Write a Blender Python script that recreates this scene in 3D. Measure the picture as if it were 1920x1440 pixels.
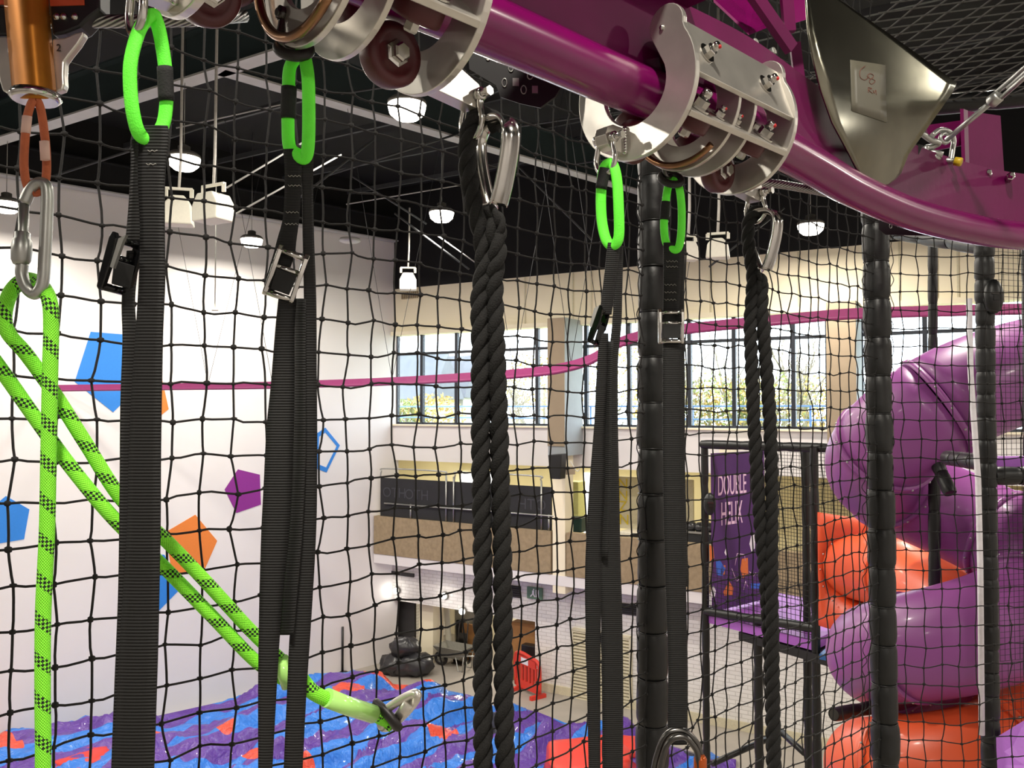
import bpy, bmesh, math, random
from mathutils import Vector, Matrix, noise
random.seed(11)
for o in list(bpy.data.objects):
    bpy.data.objects.remove(o)
S = bpy.context.scene
C = S.collection
pi = math.pi

# ------------------------------------------------------------------ camera
CAMZ = 7.8            # eye height above the hall floor (the viewer stands on a high deck)
F = 1560.0            # focal length in pixels of a 1920 x 1440 frame
PITCH = math.atan(45 / F)
cam = bpy.data.cameras.new('camera')
cam.sensor_fit = 'HORIZONTAL'
cam.sensor_width = 36.0
cam.lens = 36.0 * F / 1920.0
cam.clip_start = 0.05
cam.clip_end = 400
camo = bpy.data.objects.new('camera', cam)
C.objects.link(camo)
camo.location = (0, 0, CAMZ)
camo.rotation_euler = (pi / 2 + PITCH, 0, 0)
S.camera = camo

# ------------------------------------------------------------------ world, sun, exposure
S.view_settings.view_transform = 'Standard'
S.view_settings.look = 'None'
S.view_settings.gamma = 1
S.view_settings.use_curve_mapping = False
S.view_settings.exposure = 0.0
LAMP_W = 320.0
w = bpy.data.worlds.new('overcast_sky')
S.world = w
w.use_nodes = True
bg = w.node_tree.nodes['Background']
bg.inputs[0].default_value = (0.86, 0.93, 1.0, 1)
bg.inputs[1].default_value = 8.0

# ------------------------------------------------------------------ colour and materials
def lin(c):
    c = c / 255.0
    return c / 12.92 if c <= 0.04045 else ((c + 0.055) / 1.055) ** 2.4
def rgb(r, g, b):
    return (lin(r), lin(g), lin(b), 1)
M = {}
def mat(name, col, rough=0.5, metal=0.0, var=0.08, scale=30.0, bump=0.0, bscale=120.0, emit=None, estr=0.0, coat=0.0, spec=0.5):
    m = bpy.data.materials.new(name)
    m.use_nodes = True
    nt = m.node_tree
    b = nt.nodes['Principled BSDF']
    b.inputs['Roughness'].default_value = rough
    b.inputs['Metallic'].default_value = metal
    b.inputs['Specular IOR Level'].default_value = spec
    if coat:
        b.inputs['Coat Weight'].default_value = coat
        b.inputs['Coat Roughness'].default_value = 0.12
    tc = nt.nodes.new('ShaderNodeTexCoord')
    nz = nt.nodes.new('ShaderNodeTexNoise')
    nz.inputs['Scale'].default_value = scale
    nz.inputs['Detail'].default_value = 4
    nt.links.new(tc.outputs['Object'], nz.inputs['Vector'])
    rp = nt.nodes.new('ShaderNodeValToRGB')
    rp.color_ramp.elements[0].position = 0.3
    rp.color_ramp.elements[1].position = 0.7
    rp.color_ramp.elements[0].color = (col[0] * (1 - var), col[1] * (1 - var), col[2] * (1 - var), 1)
    rp.color_ramp.elements[1].color = (min(1, col[0] * (1 + var)), min(1, col[1] * (1 + var)), min(1, col[2] * (1 + var)), 1)
    nt.links.new(nz.outputs['Fac'], rp.inputs['Fac'])
    nt.links.new(rp.outputs['Color'], b.inputs['Base Color'])
    if bump:
        n2 = nt.nodes.new('ShaderNodeTexNoise')
        n2.inputs['Scale'].default_value = bscale
        n2.inputs['Detail'].default_value = 3
        nt.links.new(tc.outputs['Object'], n2.inputs['Vector'])
        bp = nt.nodes.new('ShaderNodeBump')
        bp.inputs['Strength'].default_value = bump
        bp.inputs['Distance'].default_value = 0.002
        nt.links.new(n2.outputs['Fac'], bp.inputs['Height'])
        nt.links.new(bp.outputs['Normal'], b.inputs['Normal'])
    if emit:
        b.inputs['Emission Color'].default_value = emit
        b.inputs['Emission Strength'].default_value = estr
    M[name] = m
    return m

mat('wall_white', rgb(226, 222, 220), 0.7, var=0.02, scale=0.6)
mat('cream', rgb(238, 228, 200), 0.7, var=0.02, scale=0.8)
mat('cream_warm', rgb(236, 226, 186), 0.7, var=0.04, scale=1.0)
mat('brick_white', rgb(228, 226, 224), 0.6, var=0.03, scale=4)
mat('mortar', rgb(196, 193, 190), 0.8, var=0.03)
mat('roof_black', rgb(12, 13, 14), 0.9, var=0.2, scale=1.0)
mat('steel_teal', rgb(36, 50, 52), 0.6, var=0.1, scale=2)
mat('flange_grey', rgb(176, 176, 174), 0.6, var=0.06, scale=3)
mat('purlin', rgb(58, 60, 62), 0.6, var=0.1, scale=3)
mat('floor_grey', rgb(165, 158, 148), 0.6, var=0.08, scale=1.5)
mat('concrete_brown', rgb(150, 132, 104), 0.9, var=0.14, scale=9, bump=0.6, bscale=30)
mat('pilaster_brown', rgb(150, 134, 112), 0.8, var=0.05, scale=3)
mat('pilaster_grey', rgb(150, 155, 158), 0.8, var=0.05, scale=3)
mat('mullion', rgb(46, 50, 58), 0.4, 0.3, var=0.05)
mat('lens', (1, 1, 1, 1), 0.4, emit=(1.0, 0.93, 0.78, 1), estr=14)
mat('lens_small', (1, 1, 1, 1), 0.4, emit=(1.0, 0.97, 0.9, 1), estr=8)
mat('window_lit', (1, 1, 1, 1), 0.4, emit=(0.95, 0.98, 1.0, 1), estr=1.6)
mat('lamp_shell', rgb(120, 118, 112), 0.4, 0.4)
mat('pvc_white', rgb(225, 222, 208), 0.5, var=0.03)
mat('cable_white', rgb(205, 202, 195), 0.5)
mat('purple', rgb(116, 8, 84), 0.26, var=0.08, scale=8, coat=0.25)
mat('purple_flat', rgb(102, 8, 72), 0.5, var=0.12, scale=6, bump=0.15, bscale=60, spec=0.18)
mat('rail_far', rgb(150, 56, 112), 0.4, var=0.05)
mat('alu', rgb(212, 208, 200), 0.34, 0.82, var=0.10, scale=14, bump=0.12, bscale=25)
mat('alu_sheet', rgb(128, 126, 112), 0.22, 1.0, var=0.18, scale=9, bump=0.25, bscale=7)
mat('steel', rgb(200, 198, 194), 0.16, 1.0, var=0.06, scale=30)
mat('steel_dark', rgb(96, 94, 92), 0.3, 1.0, var=0.1, scale=30)
mat('steel_wire', rgb(140, 140, 138), 0.35, 0.9, var=0.1, scale=50)
mat('galv', rgb(175, 176, 172), 0.38, 0.9, var=0.1, scale=30)
mat('bronze_lip', rgb(150, 112, 82), 0.3, 1.0, var=0.12, scale=20)
mat('maroon', rgb(78, 24, 30), 0.4, var=0.1, scale=20)
mat('red_mark', rgb(190, 30, 34), 0.5)
mat('green_cap', rgb(110, 150, 115), 0.5)
mat('lime_web', rgb(104, 252, 58), 0.65, var=0.05, scale=60, bump=0.3, bscale=500)
mat('black_sleeve', rgb(20, 20, 20), 0.85, bump=0.4, bscale=400)
mat('rubber', rgb(24, 20, 20), 0.5)
mat('cord_grey', rgb(74, 73, 70), 0.8, var=0.2, scale=200)
mat('cord_black', rgb(19, 17, 16), 0.8, var=0.2, scale=200, bump=0.5, bscale=600)
mat('pad_black', rgb(15, 16, 16), 0.42, var=0.15, scale=18, bump=0.5, bscale=28)
mat('tie_black', rgb(14, 14, 14), 0.4)
mat('rope_black', rgb(17, 16, 15), 0.9, var=0.25, scale=150, bump=0.8, bscale=420)
mat('stitch', rgb(150, 148, 142), 0.8)
mat('gold', rgb(178, 112, 34), 0.42, 0.7, var=0.12, scale=22)
mat('orange_label', rgb(206, 84, 48), 0.5)
mat('plastic_black', rgb(24, 24, 25), 0.4)
mat('buckle_black', rgb(16, 16, 17), 0.12, 0.3)
mat('orange_tape', rgb(176, 92, 56), 0.8, var=0.1, scale=90, bump=0.4, bscale=500)
mat('orange_pale', rgb(214, 178, 166), 0.8)
mat('orange_sleeve', rgb(170, 78, 26), 0.25, 0.4, var=0.12)
mat('clear_sleeve', rgb(178, 236, 128), 0.2, var=0.05, coat=0.6)
mat('slide_purple', rgb(142, 74, 142), 0.42, var=0.03, scale=3, coat=0.08)
mat('slide_orange', rgb(224, 88, 46), 0.42, var=0.03, scale=3, coat=0.08)
mat('panel_orange', rgb(206, 74, 34), 0.4, var=0.06, scale=5)
mat('floor_purple', rgb(160, 92, 186), 0.5, var=0.04)
mat('banner_purple', rgb(74, 34, 96), 0.6, var=0.06, scale=6)
mat('print_pink', rgb(236, 200, 226), 0.6)
mat('print_white', rgb(230, 226, 232), 0.6)
mat('print_blue', rgb(52, 98, 190), 0.6)
mat('print_orange', rgb(206, 108, 48), 0.6)
mat('vinyl_blue', rgb(42, 128, 214), 0.5, var=0.03)
mat('vinyl_orange', rgb(226, 128, 52), 0.5, var=0.03)
mat('vinyl_purple', rgb(134, 34, 136), 0.5, var=0.03)
mat('mesh_black', rgb(34, 34, 37), 0.8, var=0.1, scale=5)
mat('print_grey', rgb(58, 58, 64), 0.8)
mat('vent_black', rgb(22, 22, 22), 0.7)
mat('louvre', rgb(206, 198, 170), 0.6)
mat('red_plastic', rgb(214, 58, 44), 0.45, var=0.04)
mat('wood_brown', rgb(150, 106, 58), 0.7, var=0.12, scale=5)
mat('bag_black', rgb(44, 44, 46), 0.28, var=0.15, scale=6, bump=0.5, bscale=14)
mat('barrow_grey', rgb(128, 126, 116), 0.5, 0.3, var=0.1)
mat('door_dark', rgb(46, 44, 44), 0.6)
mat('green_sign', rgb(90, 120, 96), 0.5)
mat('locker_green', rgb(196, 196, 130), 0.5)
mat('bin_green', rgb(22, 54, 52), 0.5)
mat('board_beige', rgb(206, 198, 170), 0.6)
mat('print_yellow', rgb(214, 190, 54), 0.6)
mat('desk_white', rgb(232, 226, 210), 0.5)
mat('paper', rgb(104, 101, 88), 0.4, var=0.03)
mat('ink', rgb(110, 62, 48), 0.7)
mat('yellow_cap', rgb(196, 164, 30), 0.4)
mat('blue_panel', rgb(40, 90, 150), 0.5)
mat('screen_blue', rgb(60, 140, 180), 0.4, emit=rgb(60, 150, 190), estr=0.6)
mat('bark', rgb(150, 140, 122), 0.9, var=0.2, scale=3)
mat('hedge', rgb(120, 130, 70), 0.9, var=0.4, scale=2)
mat('hedge_gold', rgb(176, 150, 80), 0.9, var=0.4, scale=2)
mat('grass', rgb(120, 130, 90), 0.9, var=0.2, scale=0.5)
mat('slate', rgb(92, 96, 104), 0.7, var=0.12, scale=2)
mat('house_wall', rgb(190, 186, 176), 0.8, var=0.08, scale=0.6)
mat('house_glass', rgb(180, 205, 220), 0.1)
mat('rail_blue', rgb(80, 120, 180), 0.5)

def new_nodes(name):
    m = bpy.data.materials.new(name)
    m.use_nodes = True
    M[name] = m
    return m, m.node_tree, m.node_tree.nodes['Principled BSDF']
def math_node(nt, op, a, b=None):
    n = nt.nodes.new('ShaderNodeMath')
    n.operation = op
    for i, v in enumerate((a, b)):
        if v is None:
            continue
        if isinstance(v, (int, float)):
            n.inputs[i].default_value = v
        else:
            nt.links.new(v, n.inputs[i])
    return n.outputs[0]
# window glass: thin pane that lets light through and mirrors a little
m = bpy.data.materials.new('pane_glass'); m.use_nodes = True; M['pane_glass'] = m
nt = m.node_tree
for n in list(nt.nodes):
    if n.type == 'BSDF_PRINCIPLED':
        nt.nodes.remove(n)
tr = nt.nodes.new('ShaderNodeBsdfTransparent'); tr.inputs[0].default_value = (0.93, 0.96, 0.97, 1)
gl = nt.nodes.new('ShaderNodeBsdfGlossy'); gl.inputs['Roughness'].default_value = 0.02
mx = nt.nodes.new('ShaderNodeMixShader'); mx.inputs[0].default_value = 0.06
nt.links.new(tr.outputs[0], mx.inputs[1]); nt.links.new(gl.outputs[0], mx.inputs[2])
nt.links.new(mx.outputs[0], nt.nodes['Material Output'].inputs['Surface'])
# ribbed webbing (UV: u across, v metres along)
m, nt, b = new_nodes('webbing')
b.inputs['Roughness'].default_value = 0.75
uv = nt.nodes.new('ShaderNodeUVMap')
sp = nt.nodes.new('ShaderNodeSeparateXYZ'); nt.links.new(uv.outputs[0], sp.inputs[0])
sv = math_node(nt, 'SINE', math_node(nt, 'MULTIPLY', sp.outputs[1], 2 * pi / 0.0036))
sv = math_node(nt, 'ADD', math_node(nt, 'MULTIPLY', sv, 0.5), 0.5)
rp = nt.nodes.new('ShaderNodeValToRGB')
rp.color_ramp.elements[0].color = rgb(7, 7, 8); rp.color_ramp.elements[1].color = rgb(19, 18, 17)
nt.links.new(sv, rp.inputs[0]); nt.links.new(rp.outputs[0], b.inputs['Base Color'])
bp = nt.nodes.new('ShaderNodeBump'); bp.inputs['Strength'].default_value = 0.7; bp.inputs['Distance'].default_value = 0.001
nt.links.new(sv, bp.inputs['Height']); nt.links.new(bp.outputs[0], b.inputs['Normal'])
# braided lime rope with a spiralling row of black checks (UV: u around, v metres along)
m, nt, b = new_nodes('lime_rope')
b.inputs['Roughness'].default_value = 0.7
uv = nt.nodes.new('ShaderNodeUVMap')
sp = nt.nodes.new('ShaderNodeSeparateXYZ'); nt.links.new(uv.outputs[0], sp.inputs[0])
U, V = sp.outputs[0], sp.outputs[1]
band = math_node(nt, 'LESS_THAN', math_node(nt, 'FRACT', math_node(nt, 'ADD', math_node(nt, 'MULTIPLY', V, 1 / 0.046), math_node(nt, 'MULTIPLY', U, 1.0))), 0.34)
c1 = math_node(nt, 'FRACT', math_node(nt, 'ADD', math_node(nt, 'MULTIPLY', U, 6.0), math_node(nt, 'MULTIPLY', V, 105.0)))
c2 = math_node(nt, 'FRACT', math_node(nt, 'SUBTRACT', math_node(nt, 'MULTIPLY', U, 6.0), math_node(nt, 'MULTIPLY', V, 105.0)))
c1 = math_node(nt, 'GREATER_THAN', c1, 0.5); c2 = math_node(nt, 'GREATER_THAN', c2, 0.5)
chk = math_node(nt, 'MULTIPLY', band, math_node(nt, 'COMPARE', c1, c2))
mxc = nt.nodes.new('ShaderNodeMix'); mxc.data_type = 'RGBA'
nt.links.new(chk, mxc.inputs['Factor'])
mxc.inputs['A'].default_value = rgb(140, 248, 52); mxc.inputs['B'].default_value = rgb(18, 34, 12)
nt.links.new(mxc.outputs['Result'], b.inputs['Base Color'])
wv = math_node(nt, 'ADD', math_node(nt, 'SINE', math_node(nt, 'MULTIPLY', math_node(nt, 'ADD', math_node(nt, 'MULTIPLY', U, 18.0), math_node(nt, 'MULTIPLY', V, 290.0)), 2 * pi)),
               math_node(nt, 'SINE', math_node(nt, 'MULTIPLY', math_node(nt, 'SUBTRACT', math_node(nt, 'MULTIPLY', U, 18.0), math_node(nt, 'MULTIPLY', V, 290.0)), 2 * pi)))
bp = nt.nodes.new('ShaderNodeBump'); bp.inputs['Strength'].default_value = 0.5; bp.inputs['Distance'].default_value = 0.0008
nt.links.new(wv, bp.inputs['Height']); nt.links.new(bp.outputs[0], b.inputs['Normal'])
# wire rope strands (UV)
m, nt, b = new_nodes('wire_rope')
b.inputs['Metallic'].default_value = 0.9; b.inputs['Roughness'].default_value = 0.35
uv = nt.nodes.new('ShaderNodeUVMap')
sp = nt.nodes.new('ShaderNodeSeparateXYZ'); nt.links.new(uv.outputs[0], sp.inputs[0])
wv = math_node(nt, 'SINE', math_node(nt, 'MULTIPLY', math_node(nt, 'ADD', math_node(nt, 'MULTIPLY', sp.outputs[0], 9.0), math_node(nt, 'MULTIPLY', sp.outputs[1], 90.0)), 2 * pi))
wv = math_node(nt, 'ADD', math_node(nt, 'MULTIPLY', wv, 0.5), 0.5)
rp = nt.nodes.new('ShaderNodeValToRGB'); rp.color_ramp.elements[0].color = rgb(70, 70, 68); rp.color_ramp.elements[1].color = rgb(190, 190, 186)
nt.links.new(wv, rp.inputs[0]); nt.links.new(rp.outputs[0], b.inputs['Base Color'])
bp = nt.nodes.new('ShaderNodeBump'); bp.inputs['Strength'].default_value = 0.8; bp.inputs['Distance'].default_value = 0.001
nt.links.new(wv, bp.inputs['Height']); nt.links.new(bp.outputs[0], b.inputs['Normal'])
# printed inflatable fabric: blue and purple stripes, orange patches (object space)
m, nt, b = new_nodes('inflatable_fabric')
b.inputs['Roughness'].default_value = 0.3; b.inputs['Coat Weight'].default_value = 0.3
tc = nt.nodes.new('ShaderNodeTexCoord')
nz = nt.nodes.new('ShaderNodeTexNoise'); nz.inputs['Scale'].default_value = 0.55; nz.inputs['Detail'].default_value = 2
nt.links.new(tc.outputs['Object'], nz.inputs['Vector'])
vm = nt.nodes.new('ShaderNodeVectorMath'); vm.operation = 'MULTIPLY_ADD'
nt.links.new(nz.outputs['Color'], vm.inputs[0]); vm.inputs[1].default_value = (1.1, 1.1, 0.2); nt.links.new(tc.outputs['Object'], vm.inputs[2])
mp = nt.nodes.new('ShaderNodeMapping'); mp.inputs['Rotation'].default_value = (0, 0, math.radians(45)); nt.links.new(vm.outputs[0], mp.inputs['Vector'])
sp = nt.nodes.new('ShaderNodeSeparateXYZ'); nt.links.new(mp.outputs[0], sp.inputs[0])
st = math_node(nt, 'GREATER_THAN', math_node(nt, 'FRACT', math_node(nt, 'MULTIPLY', sp.outputs[0], 0.85)), 0.5)
mxc = nt.nodes.new('ShaderNodeMix'); mxc.data_type = 'RGBA'
nt.links.new(st, mxc.inputs['Factor']); mxc.inputs['A'].default_value = rgb(44, 120, 214); mxc.inputs['B'].default_value = rgb(94, 56, 150)
n3 = nt.nodes.new('ShaderNodeTexNoise'); n3.inputs['Scale'].default_value = 0.42; n3.inputs['Detail'].default_value = 1
mp2 = nt.nodes.new('ShaderNodeMapping'); mp2.inputs['Location'].default_value = (3.3, 1.7, 0); nt.links.new(tc.outputs['Object'], mp2.inputs['Vector']); nt.links.new(mp2.outputs[0], n3.inputs['Vector'])
orr = math_node(nt, 'GREATER_THAN', n3.outputs['Fac'], 0.615)
mx2 = nt.nodes.new('ShaderNodeMix'); mx2.data_type = 'RGBA'
nt.links.new(orr, mx2.inputs['Factor']); nt.links.new(mxc.outputs['Result'], mx2.inputs['A']); mx2.inputs['B'].default_value = rgb(222, 76, 50)
drk = math_node(nt, 'LESS_THAN', n3.outputs['Fac'], 0.33)
mx3 = nt.nodes.new('ShaderNodeMix'); mx3.data_type = 'RGBA'
nt.links.new(drk, mx3.inputs['Factor']); nt.links.new(mx2.outputs['Result'], mx3.inputs['A']); mx3.inputs['B'].default_value = rgb(48, 50, 64)
nt.links.new(mx3.outputs['Result'], b.inputs['Base Color'])
n4 = nt.nodes.new('ShaderNodeTexNoise'); n4.inputs['Scale'].default_value = 5.0; n4.inputs['Detail'].default_value = 4; n4.inputs['Distortion'].default_value = 1.5
nt.links.new(tc.outputs['Object'], n4.inputs['Vector'])
bp = nt.nodes.new('ShaderNodeBump'); bp.inputs['Strength'].default_value = 0.6; bp.inputs['Distance'].default_value = 0.08
nt.links.new(n4.outputs['Fac'], bp.inputs['Height']); nt.links.new(bp.outputs[0], b.inputs['Normal'])

# ------------------------------------------------------------------ where a point of the photograph lies
FW_ = Vector((0, math.cos(PITCH), math.sin(PITCH)))
UP_ = Vector((0, -math.sin(PITCH), math.cos(PITCH)))
CAMP = Vector((0, 0, CAMZ))
def ray(px, py):
    return Vector((1, 0, 0)) * ((px - 960) / F) + FW_ + UP_ * ((720 - py) / F)
def P(px, py, Y):
    d = ray(px, py)
    return CAMP + d * (Y / d.y)
def PZ(px, py, z):
    d = ray(px, py)
    return CAMP + d * ((z - CAMZ) / d.z)
def PP(px, py, p0, n):
    d = ray(px, py)
    return CAMP + d * ((p0 - CAMP).dot(n) / d.dot(n))
Z = Vector((0, 0, 1))
def V3(x, y, z=0.0):
    return Vector((x, y, z))
def catmull(pts, n=8, closed=False):
    pts = [Vector(p) for p in pts]
    out = []
    m = len(pts)
    rng = range(m) if closed else range(m - 1)
    for i in rng:
        if closed:
            p0, p1, p2, p3 = pts[i - 1], pts[i], pts[(i + 1) % m], pts[(i + 2) % m]
        else:
            p1, p2 = pts[i], pts[i + 1]
            p0 = pts[i - 1] if i > 0 else p1 * 2 - p2
            p3 = pts[i + 2] if i + 2 < m else p2 * 2 - p1
        for k in range(n):
            t = k / n
            out.append(0.5 * (2 * p1 + (p2 - p0) * t + (2 * p0 - 5 * p1 + 4 * p2 - p3) * t * t + (3 * p1 - p0 - 3 * p2 + p3) * t ** 3))
    if not closed:
        out.append(pts[-1])
    return out

# ------------------------------------------------------------------ mesh builder
WO = {}
class MB:
    def __init__(s):
        s.v = []; s.f = []; s.uv = {}; s.flat = set()
    def add(s, verts, faces, flat=False):
        b = len(s.v)
        s.v += [Vector(v) for v in verts]
        for f in faces:
            if flat:
                s.flat.add(len(s.f))
            s.f.append(tuple(i + b for i in f))
        return s
    def box(s, c, hx, hy, hz):
        c, hx, hy, hz = Vector(c), Vector(hx), Vector(hy), Vector(hz)
        vs = [c + hx * a + hy * b + hz * d for d in (-1, 1) for b in (-1, 1) for a in (-1, 1)]
        return s.add(vs, [(0, 2, 3, 1), (4, 5, 7, 6), (0, 1, 5, 4), (2, 6, 7, 3), (0, 4, 6, 2), (1, 3, 7, 5)], True)
    def abox(s, lo, hi):
        lo, hi = Vector(lo), Vector(hi)
        c = (lo + hi) / 2; h = (hi - lo) / 2
        return s.box(c, (h.x, 0, 0), (0, h.y, 0), (0, 0, h.z))
    def bar(s, a, b, w, h, up=Z):
        a, b = Vector(a), Vector(b)
        d = (b - a)
        side = d.cross(up)
        if side.length < 1e-6:
            side = d.cross(Vector((1, 0, 0)))
        side.normalize()
        u2 = side.cross(d).normalized()
        return s.box((a + b) / 2, d / 2, side * w / 2, u2 * h / 2)
    def prism(s, poly, vec):
        poly = [Vector(p) for p in poly]; vec = Vector(vec)
        n = len(poly)
        vs = poly + [p + vec for p in poly]
        fs = [tuple(range(n - 1, -1, -1)), tuple(range(n, 2 * n))]
        fs += [(i, (i + 1) % n, n + (i + 1) % n, n + i) for i in range(n)]
        return s.add(vs, fs, True)
    def tube(s, path, r, n=8, closed=False, caps=True, ell=None, ref=None, uv=False, twist=0.0):
        path = [Vector(p) for p in path]
        m = len(path)
        fr = []
        t0 = None
        for i in range(m):
            a = path[i - 1] if (i > 0 or closed) else path[i]
            b = path[(i + 1) % m] if (i < m - 1 or closed) else path[i]
            t = (b - a)
            if t.length < 1e-9:
                t = t0 or Z
            t = t.normalized()
            if ref is not None:
                nrm = Vector(ref) - t * Vector(ref).dot(t)
                if nrm.length < 1e-5:
                    nrm = t.orthogonal()
            elif t0 is None:
                nrm = t.orthogonal()
            else:
                nrm = fr[-1][1] - t * fr[-1][1].dot(t)
            nrm.normalize()
            fr.append((t, nrm, t.cross(nrm)))
            t0 = t
        b0 = len(s.v)
        ln = 0.0; lens = []
        for i in range(m):
            if i:
                ln += (path[i] - path[i - 1]).length
            lens.append(ln)
            rr = r[i] if isinstance(r, (list, tuple)) else r
            for k in range(n):
                an = 2 * pi * k / n + twist * ln
                ex, ey = (ell if ell else (1, 1))
                s.v.append(path[i] + fr[i][1] * (math.cos(an) * rr * ex) + fr[i][2] * (math.sin(an) * rr * ey))
        seg = m if closed else m - 1
        for i in range(seg):
            j = (i + 1) % m
            for k in range(n):
                k2 = (k + 1) % n
                if uv:
                    l2 = lens[j] if j else lens[-1] + (path[0] - path[-1]).length
                    s.uv[len(s.f)] = [(k / n, lens[i]), ((k + 1) / n, lens[i]), ((k + 1) / n, l2), (k / n, l2)]
                s.f.append((b0 + i * n + k, b0 + i * n + k2, b0 + j * n + k2, b0 + j * n + k))
        if caps and not closed:
            s.f.append(tuple(b0 + k for k in range(n - 1, -1, -1)))
            s.f.append(tuple(b0 + (m - 1) * n + k for k in range(n)))
        return s
    def cyl(s, a, b, r, n=16):
        return s.tube([a, b], r, n)
    def lathe(s, prof, o, ax, n=24):
        o, ax = Vector(o), Vector(ax).normalized()
        x = ax.orthogonal().normalized(); y = ax.cross(x)
        b0 = len(s.v); m = len(prof)
        for (r, h) in prof:
            for k in range(n):
                an = 2 * pi * k / n
                s.v.append(o + ax * h + (x * math.cos(an) + y * math.sin(an)) * max(r, 1e-5))
        for i in range(m - 1):
            for k in range(n):
                k2 = (k + 1) % n
                s.f.append((b0 + i * n + k, b0 + i * n + k2, b0 + (i + 1) * n + k2, b0 + (i + 1) * n + k))
        s.f.append(tuple(b0 + k for k in range(n - 1, -1, -1)))
        s.f.append(tuple(b0 + (m - 1) * n + k for k in range(n)))
        return s
    def ball(s, c, r, n=8, sc=(1, 1, 1)):
        c = Vector(c)
        rings = max(3, n // 2)
        vs = [c + Vector((0, 0, r * sc[2]))]
        for i in range(1, rings):
            th = pi * i / rings
            for k in range(n):
                a = 2 * pi * k / n
                vs.append(c + Vector((math.sin(th) * math.cos(a) * r * sc[0], math.sin(th) * math.sin(a) * r * sc[1], math.cos(th) * r * sc[2])))
        vs.append(c - Vector((0, 0, r * sc[2])))
        fs = [(0, 1 + k, 1 + (k + 1) % n) for k in range(n)]
        for i in range(rings - 2):
            for k in range(n):
                a = 1 + i * n + k; b2 = 1 + i * n + (k + 1) % n
                fs.append((a, a + n, b2 + n, b2))
        e = len(vs) - 1
        fs += [(e, e - n + (k + 1) % n, e - n + k) for k in range(n)]
        return s.add(vs, fs)
    def grid(s, rows, thick=0.0, uvs=None):
        nr, nc = len(rows), len(rows[0])
        b0 = len(s.v)
        for r in rows:
            s.v += [Vector(p) for p in r]
        for i in range(nr - 1):
            for j in range(nc - 1):
                a = b0 + i * nc + j
                if uvs:
                    s.uv[len(s.f)] = [uvs[i][j], uvs[i][j + 1], uvs[i + 1][j + 1], uvs[i + 1][j]]
                s.f.append((a, a + 1, a + nc + 1, a + nc))
        return s
    def build(s, name, m, parent=None, smooth=True, solid=0.0, bevel=0.0, kind=None, label=None, origin=None):
        if parent is not None:
            o = WO[parent]
        elif origin is not None:
            o = Vector(origin)
        else:
            xs = [v.x for v in s.v]; ys = [v.y for v in s.v]; zs = [v.z for v in s.v]
            o = Vector(((min(xs) + max(xs)) / 2, (min(ys) + max(ys)) / 2, min(zs)))
        me = bpy.data.meshes.new(name)
        me.from_pydata([v - o for v in s.v], [], s.f)
        if s.uv:
            ul = me.uv_layers.new(name='UVMap')
            for fi, p in enumerate(me.polygons):
                q = s.uv.get(fi)
                if q:
                    for li, c in zip(p.loop_indices, q):
                        ul.data[li].uv = c
        if smooth:
            for fi, p in enumerate(me.polygons):
                p.use_smooth = fi not in s.flat and len(p.vertices) <= 4
        me.materials.append(M[m])
        ob = bpy.data.objects.new(name, me)
        C.objects.link(ob)
        if parent is not None:
            ob.parent = parent
        else:
            ob.location = o
        WO[ob] = o
        if solid:
            md = ob.modifiers.new('thickness', 'SOLIDIFY'); md.thickness = solid; md.offset = 0
        if bevel:
            md = ob.modifiers.new('edges', 'BEVEL'); md.width = bevel; md.segments = 2; md.limit_method = 'ANGLE'
        if kind:
            ob['kind'] = kind
        if label:
            ob['label'] = label
        return ob
def tag(o, label, cat, group=None, kind=None):
    o['label'] = label; o['category'] = cat
    if group:
        o['group'] = group
    if kind:
        o['kind'] = kind
    return o
def thing(name, label, cat, loc, group=None):
    o = bpy.data.objects.new(name, None)
    C.objects.link(o)
    o.location = loc
    o.empty_display_size = 0.1
    WO[o] = Vector(loc)
    return tag(o, label, cat, group)
def struct(o):
    o['kind'] = 'structure'
    return o
def text(name, body, size, m, parent, pos, xdir, ydir, extrude=0.002, mirror=False, align='CENTER', sx=1.0):
    cu = bpy.data.curves.new(name, 'FONT')
    cu.body = body; cu.size = size; cu.extrude = extrude; cu.align_x = align; cu.align_y = 'CENTER'
    cu.materials.append(M[m])
    tmp = bpy.data.objects.new(name, cu)
    C.objects.link(tmp)
    bpy.context.view_layer.update()
    me = bpy.data.meshes.new_from_object(tmp.evaluated_get(bpy.context.evaluated_depsgraph_get()))
    bpy.data.objects.remove(tmp)
    ob = bpy.data.objects.new(name, me)
    C.objects.link(ob)
    x = Vector(xdir).normalized(); y = Vector(ydir).normalized()
    if mirror:
        x = -x
    n = x.cross(y)
    mw = Matrix(((x.x * sx, y.x, n.x, pos[0]), (x.y * sx, y.y, n.y, pos[1]), (x.z * sx, y.z, n.z, pos[2]), (0, 0, 0, 1)))
    ob.parent = parent
    ob.matrix_basis = Matrix.Translation(-WO[parent]) @ mw
    WO[ob] = WO[parent]
    return ob
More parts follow.
